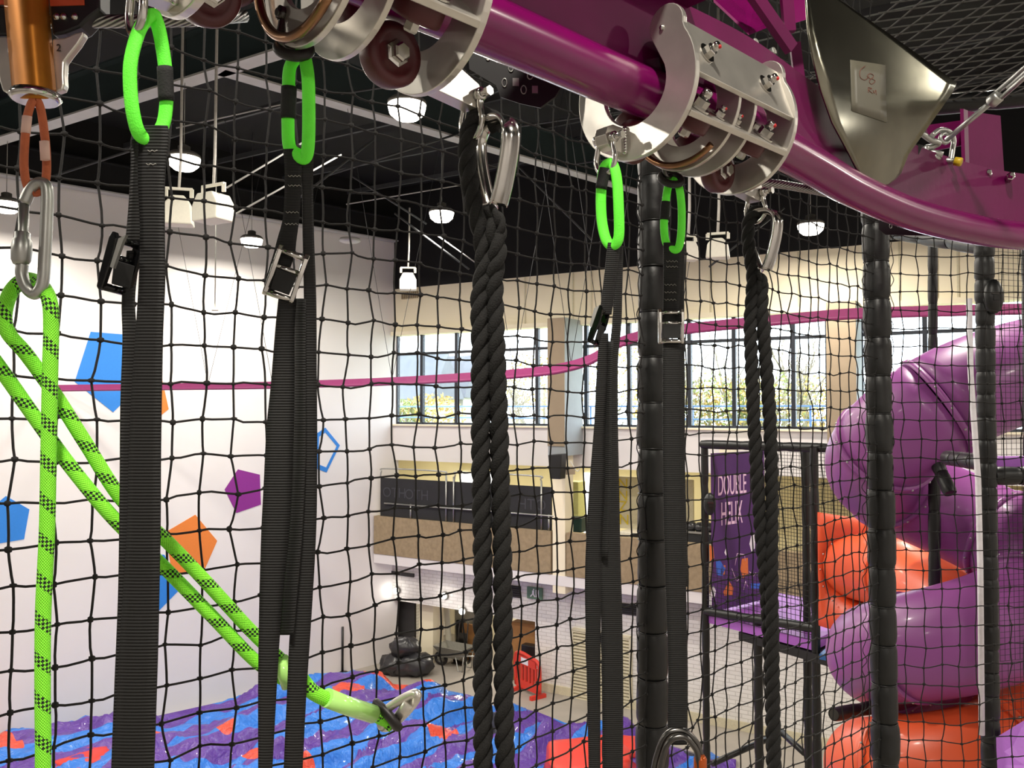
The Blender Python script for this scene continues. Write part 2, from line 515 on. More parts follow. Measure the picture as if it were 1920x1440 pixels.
# ================================================================== the hall
C0 = V3(-3.7, 26.0)
WD = V3(0.854, -0.52).normalized()      # along the window wall, towards the right and nearer
NI = V3(-WD.y * -1, WD.x * -1) if False else V3(WD.y, -WD.x)   # into the room
LD = V3(-0.724, -0.69).normalized()     # along the mural wall, towards the left and nearer
LN = V3(-LD.y, LD.x)                    # into the room
if NI.y > 0: NI = -NI
if LN.x < 0: LN = -LN
def FP(s, z, off=0.0):
    return C0 + WD * s + NI * off + Z * (CAMZ + z)
def PF(px, py, off=0.0):
    return PP(px, py, FP(0, 0, off), NI)
def sx(px, off=0.0):
    return (PF(px, 765, off) - FP(0, 0, off)).dot(WD)
def FB(mb, s0, s1, z0, z1, o0, o1):
    c = FP((s0 + s1) / 2, (z0 + z1) / 2, (o0 + o1) / 2)
    return mb.box(c, WD * (s1 - s0) / 2, NI * (o1 - o0) / 2, Z * (z1 - z0) / 2)
def LP(s, z, off=0.0):
    return C0 + LD * s + LN * off + Z * (CAMZ + z)
def PL(px, py, off=0.0):
    return PP(px, py, LP(0, 0, off), LN)
FZ = -CAMZ
CEIL = 6.9
cA = C0 + LD * 40; cB = C0 + WD * 34; cD = cA + (cB - C0)
# floor, ceiling, walls
mb = MB(); mb.prism([cA - Z * 0.2, cD - Z * 0.2, cB - Z * 0.2, C0 + V3(0, 9) - Z * 0.2], Z * 0.2)
struct(mb.build('floor', 'floor_grey'))
mb = MB(); mb.prism([p + Z * (CAMZ + CEIL) for p in (cA, cD, cB, C0 + V3(0, 1))], Z * 0.2)
struct(mb.build('ceiling', 'roof_black'))
mb = MB(); mb.box(LP(20, (FZ + 5.25) / 2, -0.15), LD * 20.2, LN * 0.15, Z * (5.25 - FZ) / 2)
struct(mb.build('wall_left', 'wall_white'))
mb = MB(); mb.box(LP(20, (5.25 + CEIL) / 2, -0.15), LD * 20.2, LN * 0.15, Z * (CEIL - 5.25) / 2)
struct(mb.build('wall_left_upper', 'roof_black'))
def plain_wall(name, a, b):
    d = (b - a); nn = V3(-d.y, d.x).normalized()
    mb = MB(); mb.box((a + b) / 2 + nn * 0.15 + Z * (CAMZ + CEIL) / 2, d / 2, nn * 0.15, Z * (CAMZ + CEIL) / 2)
    struct(mb.build(name, 'wall_white'))
plain_wall('wall_back', cA, cD)
plain_wall('wall_right', cD, cB)
SE = 34.0
SILL, WTOP, CTOP = -0.5, 2.37, 3.72
OPT, PART, PARB, BAND = -1.62, -3.28, -4.42, -4.70   # balcony opening top, parapet top and bottom, white band bottom
mb = MB(); FB(mb, -0.3, SE, CTOP, CEIL, -0.3, 0)
struct(mb.build('wall_far_upper', 'roof_black'))
wf = struct(FB(MB(), -0.3, SE, WTOP, CTOP, -0.3, 0).build('wall_far', 'cream'))
for px in (905, 985, 1075, 1110, 1200, 1335, 1420, 1500, 1690, 1760, 1800):          # panel joints of the cream fascia
    s = sx(px); FB(MB(), s - 0.02, s + 0.02, WTOP + 0.02, CTOP - 0.02, 0, 0.02).build('joint_strip', 'board_beige', wf)
FB(MB(), 0, SE, WTOP - 0.12, WTOP, -0.3, 0.16).build('ledge', 'cream', wf)
FB(MB(), -0.3, SE, OPT, SILL, -0.3, 0).build('sill_band', 'wall_white', wf)
FB(MB(), 0, SE, SILL - 0.05, SILL, 0, 0.1).build('sill_edge', 'cream', wf)
BALE = 17.0
FB(MB(), BALE, SE, BAND, OPT, -0.3, 0).build('end_panel', 'wall_white', wf)
# balcony recess
bal = struct(FB(MB(), -0.3, BALE + 0.3, PARB - 0.15, PARB + 0.15, -4.2, 0.55).build('balcony_floor', 'wall_white'))
FB(MB(), -0.3, BALE + 0.3, OPT, OPT + 0.3, -4.2, -0.3).build('soffit', 'cream_warm', bal)
FB(MB(), -0.3, BALE + 0.3, PARB, OPT, -4.4, -4.2).build('rear_wall', 'cream_warm', bal)
FB(MB(), -0.6, -0.3, PARB, OPT, -4.2, 0).build('end_wall', 'cream_warm', bal)
FB(MB(), BALE, BALE + 0.3, PARB, OPT, -4.2, -0.3).build('end_wall', 'cream_warm', bal)
PO = 0.75
piers = [sx(1033, PO), sx(1060, PO)]
for a, b in ((-0.15, piers[0]), (piers[1], sx(1345, PO)), (sx(1372, PO), BALE + 0.3)):
    FB(MB(), a + 0.02, b - 0.02, PARB, PART, PO - 0.22, PO).build('parapet_panel', 'concrete_brown', bal)
FB(MB(), -0.15, BALE + 0.3, BAND, PARB - 0.01, PO - 0.3, PO - 0.02).build('edge_band', 'wall_white', bal)
FB(MB(), -0.15, BALE + 0.3, BAND, BAND + 0.1, 0, PO - 0.3).build('edge_soffit', 'wall_white', bal)
for a, b in ((piers[0], piers[1]), (sx(1345, PO), sx(1372, PO))):
    FB(MB(), a + 0.03, b - 0.03, BAND - 0.2, SILL - 0.4, PO - 0.5, PO - 0.03).build('pier', 'cream', bal)
# ground-floor wall of painted brick, with a wide opening
m, nt, b = new_nodes('brick_paint')
b.inputs['Roughness'].default_value = 0.6
tc = nt.nodes.new('ShaderNodeTexCoord')
mp = nt.nodes.new('ShaderNodeMapping'); mp.inputs['Rotation'].default_value = (0, 0, -math.atan2(WD.y, WD.x)); nt.links.new(tc.outputs['Object'], mp.inputs['Vector'])
sp = nt.nodes.new('ShaderNodeSeparateXYZ'); nt.links.new(mp.outputs[0], sp.inputs[0])
cb = nt.nodes.new('ShaderNodeCombineXYZ'); nt.links.new(sp.outputs[0], cb.inputs[0]); nt.links.new(sp.outputs[2], cb.inputs[1])
bt = nt.nodes.new('ShaderNodeTexBrick'); nt.links.new(cb.outputs[0], bt.inputs['Vector'])
bt.inputs['Scale'].default_value = 1.0; bt.inputs['Brick Width'].default_value = 0.3; bt.inputs['Row Height'].default_value = 0.1; bt.inputs['Mortar Size'].default_value = 0.008
bt.inputs['Color1'].default_value = rgb(232, 229, 224); bt.inputs['Color2'].default_value = rgb(224, 221, 216); bt.inputs['Mortar'].default_value = rgb(196, 192, 186)
nt.links.new(bt.outputs['Color'], b.inputs['Base Color'])
bp = nt.nodes.new('ShaderNodeBump'); bp.inputs['Strength'].default_value = 0.4; bp.inputs['Distance'].default_value = 0.01; bp.invert = True
nt.links.new(bt.outputs['Fac'], bp.inputs['Height']); nt.links.new(bp.outputs[0], b.inputs['Normal'])
OP0, OP1, OPH = sx(724), sx(1003), -5.95
wl = struct(FB(MB(), OP1, SE, FZ, BAND + 0.05, -0.3, 0).build('wall_far_lower', 'brick_paint'))
FB(MB(), -0.3, OP0, FZ, BAND + 0.05, -0.3, 0).build('end_pier', 'wall_white', wl)
FB(MB(), OP0, OP1, OPH, BAND + 0.05, -0.3, 0).build('lintel', 'brick_paint', wl)
FB(MB(), OP0 - 0.1, OP1 + 0.1, FZ, OPH + 0.3, -3.6, -3.4).build('recess_wall', 'cream', wl)
FB(MB(), OP0 - 0.3, OP0, FZ, OPH + 0.3, -3.4, -0.3).build('recess_side', 'brick_paint', wl)
FB(MB(), OP1, OP1 + 0.3, FZ, OPH + 0.3, -3.4, -0.3).build('recess_side', 'brick_paint', wl)
FB(MB(), OP0 - 0.1, OP1 + 0.1, OPH + 0.25, OPH + 0.4, -3.4, -0.3).build('recess_ceiling', 'wall_white', wl)
FB(MB(), OP0 + 0.1, sx(763), FZ, OPH - 0.02, -0.5, -0.42).build('door_leaf', 'door_dark', wl)
FB(MB(), sx(774), sx(800), FZ, OPH + 0.2, -0.9, -0.35).build('pier', 'cream', wl)
FB(MB(), sx(800), sx(845), FZ, OPH + 0.2, -1.6, -1.5).build('metal_sheet', 'galv', wl)
FB(MB(), sx(806), sx(818), FZ + 0.1, FZ + 1.1, -1.5, -1.4).build('hatch', 'vent_black', wl)
# windows, one per bay between mullions
edges = [738, 786, 851, 1003, 1095, 1176, 1290, 1374, 1486, 1551, 1614, 1735, 1860, 2000]
cols = {1095: 'p', 1551: 'p'}
ss = [0.02] + [sx(e) for e in edges[1:]]
TR = 1.68
wn = 0
for i in range(len(ss) - 1):
    a, b2 = ss[i], ss[i + 1]
    wn += 1
    fr = FB(MB(), a - 0.05, a + 0.05, SILL, WTOP - 0.1, -0.22, -0.1)
    FB(fr, a, b2, TR - 0.04, TR + 0.04, -0.2, -0.12)
    FB(fr, a, b2, SILL, SILL + 0.06, -0.2, -0.12)
    wo = struct(fr.build('window_%d' % wn, 'mullion'))
    FB(MB(), a + 0.05, b2 - 0.05, SILL + 0.06, TR - 0.04, -0.165, -0.155).build('pane', 'pane_glass', wo)
    FB(MB(), a + 0.05, b2 - 0.05, TR + 0.04, WTOP - 0.12, -0.165, -0.155).build('pane', 'pane_glass', wo)
struct(FB(MB(), ss[-1], SE, SILL, WTOP, -0.3, 0).build('wall_far_end', 'cream'))
# deep pilasters beside two of the windows
for n_, (pxb, wid, dep) in enumerate(((1093, 0.5, 1.05), (1617, 0.62, 0.75))):
    s1 = sx(pxb)
    pl = struct(FB(MB(), s1 - wid, s1, -1.25, WTOP, 0.002, dep).build('pilaster', 'pilaster_grey'))
    FB(MB(), s1 - wid, s1 - 0.001, -1.0, WTOP - 0.01, dep, dep + 0.03).build('face_board', 'pilaster_brown', pl)
# skirting / floor trim along the brick wall
struct(FB(MB(), OP1, SE, FZ, FZ + 0.22, 0, 0.05).build('baseboard_far', 'board_beige'))

# ---- roof steel
def ibeam(name, a, b, z, h, w_, m, fm, label=None):
    a = V3(a.x, a.y, 0); b = V3(b.x, b.y, 0)
    o = MB().bar(a + Z * (CAMZ + z + h / 2), b + Z * (CAMZ + z + h / 2), 0.03, h).build(name, m)
    struct(o)
    MB().bar(a + Z * (CAMZ + z), b + Z * (CAMZ + z), w_, 0.035).build('lower_flange', fm, o)
    MB().bar(a + Z * (CAMZ + z + h), b + Z * (CAMZ + z + h), w_, 0.035).build('upper_flange', m, o)
    return o
zb = 5.5
j = PZ(415, 134, CAMZ + zb)
b_end = j - LD * 17.2
ibeam('roof_beam', j, b_end, zb, 0.75, 0.3, 'steel_teal', 'flange_grey')
a0 = PZ(560, 90, CAMZ + zb)
ibeam('roof_beam', j + WD * 10, j - WD * 12, zb, 0.75, 0.3, 'steel_teal', 'flange_grey')
wb0 = LP(0.1, 0, 0.22); wb1 = LP(24, 0, 0.22)
ibeam('roof_beam', V3(wb0.x, wb0.y), V3(wb1.x, wb1.y), 5.18, 0.7, 0.3, 'roof_black', 'flange_grey')
for k in range(1, 9):
    for sgn in (1, -1):
        q = j + LD * (sgn * k * 2.1 + 0.9)
        a_, b_ = q - WD * 9, q + WD * 12
        if (a_ - C0).dot(LN) < 0.3:
            a_ = a_ + WD * (0.4 - (a_ - C0).dot(LN)) / WD.dot(LN)
        if (q - C0).dot(NI) < 0.4:
            continue
        struct(MB().bar(V3(a_.x, a_.y, CAMZ + 6.35), V3(b_.x, b_.y, CAMZ + 6.35), 0.07, 0.12).build('purlin', 'purlin'))
for k in range(5):                                                # thin bracing rods under the roof
    q = j - LD * (2.0 + 3.1 * k)
    a_, b_ = q + WD * 0.3 + Z * 0, q + WD * 4.2 - LD * 2.6
    struct(MB().tube([V3(a_.x, a_.y, CAMZ + 5.6), V3(b_.x, b_.y, CAMZ + 6.3)], 0.02, 6).build('bracing_rod', 'purlin'))
    b_ = q + WD * 4.2 + LD * 2.4
    struct(MB().tube([V3(a_.x, a_.y, CAMZ + 6.2), V3(b_.x, b_.y, CAMZ + 5.6)], 0.02, 6).build('bracing_rod', 'purlin'))

for k, (x0, y0, x1, y1, Yc, m_) in enumerate(((100, 330, 420, 225, 14, 'purlin'), (330, 240, 545, 192, 14, 'flange_grey'), (560, 372, 700, 262, 15, 'purlin'), (610, 330, 862, 250, 16, 'purlin'), (649, 383, 876, 345, 17, 'flange_grey'), (819, 441, 905, 502, 18, 'flange_grey'), (960, 300, 1110, 450, 17, 'purlin'), (425, 352, 566, 268, 11.2, 'flange_grey'), (440, 402, 640, 290, 11.5, 'flange_grey'), (660, 330, 800, 420, 18, 'purlin'), (740, 400, 880, 505, 18, 'purlin'), (1330, 500, 1470, 390, 15, 'purlin'))):
    struct(MB().cyl(P(x0, y0, Yc), P(x1, y1, Yc + 0.6), 0.013 if m_ == 'flange_grey' else 0.022, 6).build('conduit', m_))
# ---- high-bay lamps
def highbay(pos, label):
    pos = Vector(pos)
    t = thing('high_bay_lamp', label, 'lamp', pos, 'round high-bay lamps under the black roof')
    MB().lathe([(0.27, 0.0), (0.27, 0.05), (0.22, 0.09), (0.1, 0.11), (0.1, 0.2), (0.06, 0.22)], pos, Z, 24).build('housing', 'lamp_shell', t)
    MB().lathe([(0.03, -0.21), (0.16, -0.19), (0.24, -0.12), (0.265, -0.02), (0.265, 0.02)], pos, Z, 24).build('lens', 'lens', t)
    MB().cyl(pos + Z * 0.2, V3(pos.x, pos.y, CAMZ + CEIL), 0.008, 6).build('suspension_wire', 'steel_wire', t)
    L = bpy.data.lights.new('high_bay_light', 'AREA'); L.shape = 'DISK'; L.size = 0.5
    L.energy = LAMP_W; L.color = (1.0, 0.93, 0.82)
    lo = bpy.data.objects.new('high_bay_light', L); C.objects.link(lo)
    lo.location = pos - Z * 0.23
ZL = CAMZ + 4.2
highbay(PZ(763, 197, ZL), 'glowing round high-bay lamp nearest below the silver trolley, left of the big rope')
highbay(PZ(345, 297, ZL), 'glowing round high-bay lamp just above the pair of white hanging speakers')
highbay(PZ(472, 449, ZL), 'small glowing high-bay lamp between the two long left straps')
highbay(PZ(828, 399, ZL), 'glowing high-bay lamp just left of the big rope thimble')
highbay(PZ(1520, 422, CAMZ + 3.8), 'glowing high-bay lamp on the right, above the cream fascia and window wall')
highbay(PZ(12, 381, ZL), 'glowing high-bay lamp cut by the left picture edge beside the steel carabiner')
for (x, y) in ((-9, 7.5), (-3, 7.4), (4, 7.4), (10, 7.5), (-16, 5), (-9, 0), (0, -1), (9, 0), (2, -8), (15, 7)):  # unseen lamps added outside the view to brighten hall and foreground
    highbay((x, y, ZL), 'unseen high-bay lamp added outside the view to light the hall')

# ---- white hanging loudspeakers
def hspeaker(px, py, Y, size, turn, label, kind):
    c = P(px, py, Y)
    t = thing('hanging_speaker', label, 'speaker', c, 'white speakers hung from the roof')
    x = V3(math.cos(turn), math.sin(turn)); y = V3(-math.sin(turn), math.cos(turn))
    w_, h_ = size
    prof = [(-0.5, -0.5), (0.5, -0.5), (0.5, 0.05), (0.3, 0.42), (-0.3, 0.42), (-0.5, 0.05)] if kind else [(-0.5, -0.5), (0.5, -0.5), (0.42, 0.2), (0.2, 0.45), (-0.2, 0.45), (-0.42, 0.2)]
    tilt = (y + Z * 0.35).normalized()
    poly = [c + x * (a * w_) + Z * (b * h_) - y * w_ * 0.35 for a, b in prof]
    MB().prism(poly, y * w_ * 0.7).build('cabinet', 'pvc_white', t, bevel=0.02)
    tp = c + Z * h_ * 0.45
    br = MB().bar(tp - x * w_ * 0.42, tp - x * w_ * 0.42 + Z * h_ * 0.28, 0.03, 0.05).bar(tp + x * w_ * 0.42, tp + x * w_ * 0.42 + Z * h_ * 0.28, 0.03, 0.05)
    br.bar(tp - x * w_ * 0.45 + Z * h_ * 0.28, tp + x * w_ * 0.45 + Z * h_ * 0.28, 0.05, 0.03)
    br.build('bracket', 'pvc_white', t)
    top = tp + Z * h_ * 0.28
    MB().tube([top, top + x * 0.02 + Z * 0.4, V3(top.x + 0.03, top.y, CAMZ + (6.2 if Y < 13 else 4.6))], 0.02, 8).build('drop_pole', 'cable_white', t)
hspeaker(335, 395, 11.5, (0.4, 0.42), 0.25, 'white hanging speaker with a rounded back, left of its pair', 0)
hspeaker(400, 388, 11.0, (0.46, 0.40), -0.5, 'boxy white hanging speaker, right of the pair beside the left strap', 1)
hspeaker(765, 527, 19.0, (0.38, 0.42), 0.1, 'small white hanging speaker at the far ceiling edge left of the big rope', 1)
hspeaker(1291, 470, 12.0, (0.26, 0.3), 0.2, 'white hanging speaker right behind the fourth green loop', 1)
hspeaker(1346, 466, 12.0, (0.34, 0.3), -0.3, 'white hanging speaker left of the thinner far rope', 0)
# sensor on a rod
c = P(403, 583, 15)
t = thing('rod_sensor', 'small white ceiling sensor hanging on a thin rod in front of the white wall', 'sensor', c)
MB().lathe([(0.06, 0), (0.065, 0.03), (0.04, 0.05)], c, Z, 14).build('head', 'pvc_white', t)
MB().cyl(c + Z * 0.05, V3(c.x, c.y, CAMZ + 6.3), 0.012, 6).build('rod', 'galv', t)
# flat round ceiling disc
c = P(656, 452, 20)
t = thing('round_ceiling_fitting', 'unlit round pale dish hanging under the beam over the white wall', 'fitting', c)
MB().lathe([(0.02, 0.1), (0.24, 0.06), (0.26, 0.0), (0.2, -0.03), (0.02, -0.04)], c, Z, 20).build('dish', 'flange_grey', t)
MB().cyl(c + Z * 0.1, V3(c.x, c.y, CAMZ + 5.15), 0.012, 6).build('rod', 'purlin', t)

# ---- mural pentagons on the white wall
def decal(pts, m, label, outline=False):
    q = [PL(x, y, 0.0) for x, y in pts]
    if outline:
        c = sum(q, Vector()) / len(q)
        mb = MB()
        k = len(q)
        for i in range(k):
            a, b2 = q[i], q[(i + 1) % k]
            mb.prism([a, b2, b2 + (c - b2) * 0.22, a + (c - a) * 0.22], LN * 0.01)
    else:
        mb = MB().prism(q, LN * 0.01)
    tag(mb.build('wall_pentagon', m, smooth=False), label, 'wall decal', 'coloured pentagons on the white wall')
decal([(170, 622), (243, 628), (258, 728), (212, 773), (140, 716)], 'vinyl_blue', 'large blue pentagon on the white wall crossed by the pink rail')
decal([(276, 700), (303, 708), (316, 767), (300, 780), (270, 770)], 'vinyl_orange', 'orange pentagon mostly hidden behind the leftmost strap')
decal([(-28, 962), (11, 930), (55, 955), (45, 1011), (-20, 1022)], 'vinyl_blue', 'blue pentagon cut by the left picture edge')
decal([(310, 998), (366, 965), (407, 1014), (379, 1078), (322, 1072)], 'vinyl_orange', 'orange pentagon behind the diagonal lime ropes')
decal([(262, 1040), (308, 1040), (340, 1102), (293, 1150), (240, 1120)], 'vinyl_blue', 'blue pentagon low on the wall, between the leftmost strap and the lime ropes')
decal([(421, 918), (446, 880), (487, 890), (489, 946), (443, 962)], 'vinyl_purple', 'purple pentagon left of the second strap')
decal([(595, 812), (610, 802), (637, 835), (612, 886), (592, 878)], 'vinyl_blue', 'blue pentagon outline right of the second strap', True)
decal([(536, 990), (556, 968), (580, 985), (575, 1030), (545, 1032)], 'vinyl_blue', 'small blue pentagon hidden behind the second strap')

# ---- fittings on the window wall
c = PF(772, 554, 0.0)
t = thing('ceiling_grille', 'beige slatted air grille at the top left of the cream fascia', 'grille', c)
u = WD
MB().box(c + NI * 0.04, u * 0.34, NI * 0.04, Z * 0.11).build('frame', 'board_beige', t)
for k in range(9):
    MB().box(c + NI * 0.1 + u * (-0.3 + 0.075 * k), u * 0.012, NI * 0.02, Z * 0.1).build('slat', 'concrete_brown', t)
c = FP(sx(1050, 1.15), (765 - 872) / 66.0, 1.15)
t = thing('wall_speaker', 'tall black loudspeaker hung below the first brown pilaster', 'speaker', c)
MB().prism([c + WD * -0.2 + Z * 0.42, c + WD * 0.2 + Z * 0.45, c + WD * 0.16 - Z * 0.2, c + WD * -0.14 - Z * 0.2], NI * 0.3).build('cabinet', 'plastic_black', t, bevel=0.02)
MB().bar(c + WD * 0.18, c + WD * 0.32 - NI * 0.2, 0.05, 0.2).build('bracket', 'pilaster_brown', t)
MB().tube(catmull([c + WD * 0.3 + Z * 0.25, c + WD * 0.5 + Z * 0.0, c + WD * 0.62 + Z * 0.2]), 0.012, 6).build('cable', 'cable_white', t)
def vent(px0, px1, py0, py1, label, off=0.0):
    a = PF(px0, py0, off); b2 = PF(px1, py1, off)
    s0 = (a - FP(0, 0)).dot(WD); s1 = (b2 - FP(0, 0)).dot(WD)
    zc = (PF((px0 + px1) / 2, (py0 + py1) / 2, off)).z
    hz = abs(a.z - b2.z) / 2
    c = FP((s0 + s1) / 2, zc - CAMZ, off)
    t = thing('wall_vent', label, 'vent', c, 'black vents above the opening')
    MB().box(c + NI * 0.02, WD * (s1 - s0) / 2, NI * 0.02, Z * hz).build('backing', 'vent_black', t)
    for k in range(5):
        MB().box(c + NI * 0.045 + Z * (-hz + 2 * hz * (k + 0.5) / 5), WD * (s1 - s0) / 2, NI * 0.012, Z * 0.012).build('slat', 'door_dark', t)
vent(727, 777, 1069, 1082, 'black slatted vent at the corner over the dark doorway')
vent(959, 977, 1097, 1121, 'black slatted vent just right of the big rope, beside the exit sign')
vent(1163, 1194, 1130, 1154, 'black slatted vent right of the third strap over the brick wall')
c = PF(1003, 1112, 0.05)
t = thing('exit_sign', 'small green running-man exit sign above the cardboard-brown panel', 'sign', c)
MB().box(c, WD * 0.24, NI * 0.03, Z * 0.16).build('plate', 'green_sign', t)
mbp = MB()
q = lambda a, b_: c + WD * a + Z * b_ + NI * 0.032
mbp.box(q(0.09, 0.0), WD * 0.05, NI * 0.004, Z * 0.1).box(q(-0.04, 0.01), WD * 0.03, NI * 0.004, Z * 0.06).ball(q(-0.02, 0.1), 0.025, 8)
mbp.bar(q(-0.05, -0.02), q(-0.12, -0.1), 0.03, 0.03, NI).bar(q(-0.03, -0.02), q(0.02, -0.1), 0.03, 0.03, NI)
mbp.build('pictogram', 'print_white', t, smooth=False)
for px, py, lb in ((744, 1107, 'small glaring wall lamp over the dark doorway in the corner'), (834, 1117, 'glaring wall lamp over the middle of the opening left of the big rope'), (868, 1146, 'glaring wall lamp right behind the big rope')):
    c = PF(px, py, 0.05)
    t = thing('bulkhead_lamp', lb, 'lamp', c, 'bulkhead lamps over the ground-floor opening')
    MB().lathe([(0.11, -0.05), (0.12, 0.0), (0.11, 0.03)], c, NI, 16).build('base', 'lamp_shell', t)
    MB().ball(c + NI * 0.05, 0.09, 12).build('globe', 'lens_small', t)
    L = bpy.data.lights.new('bulkhead_light', 'POINT'); L.energy = 4; L.shadow_soft_size = 0.1; L.color = (1, 0.96, 0.88)
    lo = bpy.data.objects.new('bulkhead_light', L); C.objects.link(lo); lo.location = c + NI * 0.22
# big louvre on the brick wall
p00 = PF(1075, 1178); p11 = PF(1182, 1330)
s0 = sx(1075); s1 = sx(1182); z1 = PF(1075, 1178).z; z0 = PF(1075, 1320).z
c = FP((s0 + s1) / 2, (z0 + z1) / 2 - CAMZ, 0)
t = thing('wall_louvre', 'tall cream louvre grille on the white brick wall behind the third strap', 'louvre', c)
hw, hh = (s1 - s0) / 2, (z1 - z0) / 2
fr = MB()
for sg in (-1, 1):
    fr.box(c + WD * sg * hw + NI * 0.05, WD * 0.03, NI * 0.05, Z * hh)
    fr.box(c + Z * sg * hh + NI * 0.05, WD * hw, NI * 0.05, Z * 0.03)
fr.build('frame', 'louvre', t)
MB().box(c + NI * 0.01, WD * hw, NI * 0.01, Z * hh).build('backing', 'door_dark', t)
for k in range(24):
    zz = -hh + 2 * hh * (k + 0.5) / 24
    MB().box(c + NI * 0.055 + Z * zz, WD * (hw - 0.03), (NI * 0.04 - Z * 0.02), Z * 0.014).build('slat', 'louvre', t)

# ---- balcony things
bo = PO - 0.1
def BP(px, py, off=bo):
    return PF(px, py, off)
c = BP(875, 985)
t = thing('barrier_fence', 'black mesh-covered temporary fence along the balcony edge', 'fence', c)
q0, q1 = BP(714, 962), BP(1034, 992)
sA, sB = sx(714, bo), sx(1034, bo)
zt, zbm = -2.12, -3.3
mbf = MB(); FB(mbf, sA, sB, zbm, zt, bo - 0.03, bo)
clo = mbf.build('mesh_cloth', 'mesh_black', t)
for px in (838, 852, 1016):
    s = sx(px, bo); MB().cyl(FP(s, zbm, bo + 0.03), FP(s, zt + 0.15, bo + 0.03), 0.025, 8).build('post', 'galv', t)
for px in (772, 1030):
    s = sx(px, bo); MB().cyl(FP(s, zbm, bo + 0.03), FP(s, zbm + 0.45, bo + 0.03), 0.03, 8).build('stub_post', 'galv', t)
MB().cyl(FP(sA + 0.2, zbm + 0.42, bo + 0.05), FP(sB + 0.1, zbm + 0.42, bo + 0.05), 0.025, 8).build('mid_rail', 'galv', t)
for a_, b_ in ((sA, sx(838, bo)), (sx(852, bo), sx(1016, bo))):
    MB().tube(catmull([FP(a_, zt, bo), FP(a_ + 0.04, zt + 0.2, bo), FP(a_ + 0.2, zt + 0.28, bo), FP(b_ - 0.2, zt + 0.28, bo), FP(b_ - 0.04, zt + 0.2, bo), FP(b_, zt, bo)], 4), 0.022, 8).build('top_hoop', 'galv', t)
for px, py, body, mir in ((740, 924, 'OTH', False), (782, 928, 'OTH', False), (997, 946, 'HTO', False)):
    text('printed_letters', body, 0.42, 'print_grey', t, FP(sx(px, bo), (765 - py) / (1560 / BP(px, 765).y), bo + 0.006), WD, Z)
# things standing inside the balcony
def bx(name, label, cat, px0, px1, py0, py1, off, dep, m, group=None):
    a = PF(px0, py0, off); b2 = PF(px1, py1, off)
    s0 = (a - FP(0, 0)).dot(WD); s1 = (b2 - FP(0, 0)).dot(WD)
    z0 = min(PF(px0, py1, off).z, b2.z); z1 = PF(px0, py0, off).z
    if off < -3:
        z0 = CAMZ + PARB + 0.152
    if z1 < 3:
        z0 = 0.0
    mb = MB(); FB(mb, s0, s1, z0 - CAMZ, z1 - CAMZ, off - dep, off)
    o = mb.build(name, m, smooth=False, bevel=0.02)
    tag(o, label, cat, group)
    return o
d = -2.6
bx('blue_poster', 'blue panel standing on the balcony just above the black fence', 'panel', 752, 800, 876, 990, -4.1, 0.08, 'screen_blue')
bx('lit_window', 'bright lit window in the back wall of the balcony beside the big rope', 'window', 862, 925, 884, 912, -4.12, 0.06, 'window_lit')
bx('door_frame', 'tan door standing in the balcony rear wall right of the blue panel', 'door', 804, 812, 866, 992, -4.1, 0.08, 'wood_brown')
lk = bx('green_locker', 'yellow-green locker on the balcony left of the third strap', 'locker', 1062, 1084, 903, 992, -1.6, 0.5, 'locker_green')
bx('waste_bin', 'dark green waste bin in front of the yellow-green locker', 'bin', 1066, 1090, 970, 997, -0.5, 0.4, 'bin_green')
bx('open_doorway', 'bright doorway on the balcony right of the locker', 'doorway', 1094, 1109, 886, 985, -4.1, 0.06, 'window_lit')
pt = bx('office_partition', 'beige partition wall with a yellow pattern on the balcony behind the third strap', 'partition', 1160, 1300, 893, 990, -1.8, 0.1, 'board_beige')
for k, (px, py, body) in enumerate(((1168, 908, 'N'), (1168, 930, 'N'), (1168, 950, 'Z'), (1170, 975, 'N'))):
    text('printed_letter', body, 0.42, 'print_yellow', pt, PF(px, py, -1.79), WD, Z)
dk = bx('office_desk', 'white desk on the balcony behind the partition foot', 'desk', 1160, 1205, 996, 1006, -0.4, 0.7, 'desk_white')
bx('desk_monitor', 'small dark office screen near the white desk', 'monitor', 1184, 1198, 1000, 1008, 0.0, 0.1, 'plastic_black')
bk = PF(1305, 1000, 0.1)
t = thing('equipment_rack', 'black wire rack heaped with dark kit left of the purple banner', 'rack', bk)
MB().box(bk - Z * 0.2, WD * 0.5, NI * 0.2, Z * 0.2).build('basket', 'mesh_black', t)
MB().bar(bk - WD * 0.5 + Z * 0.05 + NI * 0.2, bk + WD * 0.5 + Z * 0.05 + NI * 0.2, 0.05, 0.05).build('rim', 'galv', t)
for k in range(4):
    MB().ball(bk + WD * (-0.35 + 0.23 * k) + Z * 0.16, 0.17, 10, (1, 1, 0.8)).build('kit_bag', 'bag_black', t)
L = bpy.data.lights.new('balcony_light', 'AREA'); L.shape = 'RECTANGLE'; L.size = 8; L.size_y = 0.3; L.energy = 110; L.color = (1, 0.94, 0.78)
lo = bpy.data.objects.new('balcony_light', L); C.objects.link(lo); lo.location = FP(5, OPT - 0.06, -2.4); lo.rotation_euler = (0, 0, math.atan2(WD.y, WD.x))
t = thing('strip_lamp', 'long fluorescent strip on the balcony ceiling', 'lamp', FP(5, OPT - 0.03, -2.4))
FB(MB(), 1, 9, OPT - 0.05, OPT, -2.55, -2.25).build('casing', 'pvc_white', t)
L = bpy.data.lights.new('recess_light', 'POINT'); L.energy = 60; L.shadow_soft_size = 0.15; L.color = (1, 0.92, 0.75)
lo = bpy.data.objects.new('recess_light', L); C.objects.link(lo); lo.location = FP((OP0 + OP1) / 2, OPH + 0.05, -1.9)
t = thing('recess_lamp', 'round lamp on the ceiling inside the ground-floor opening', 'lamp', FP((OP0 + OP1) / 2, OPH + 0.2, -1.9))
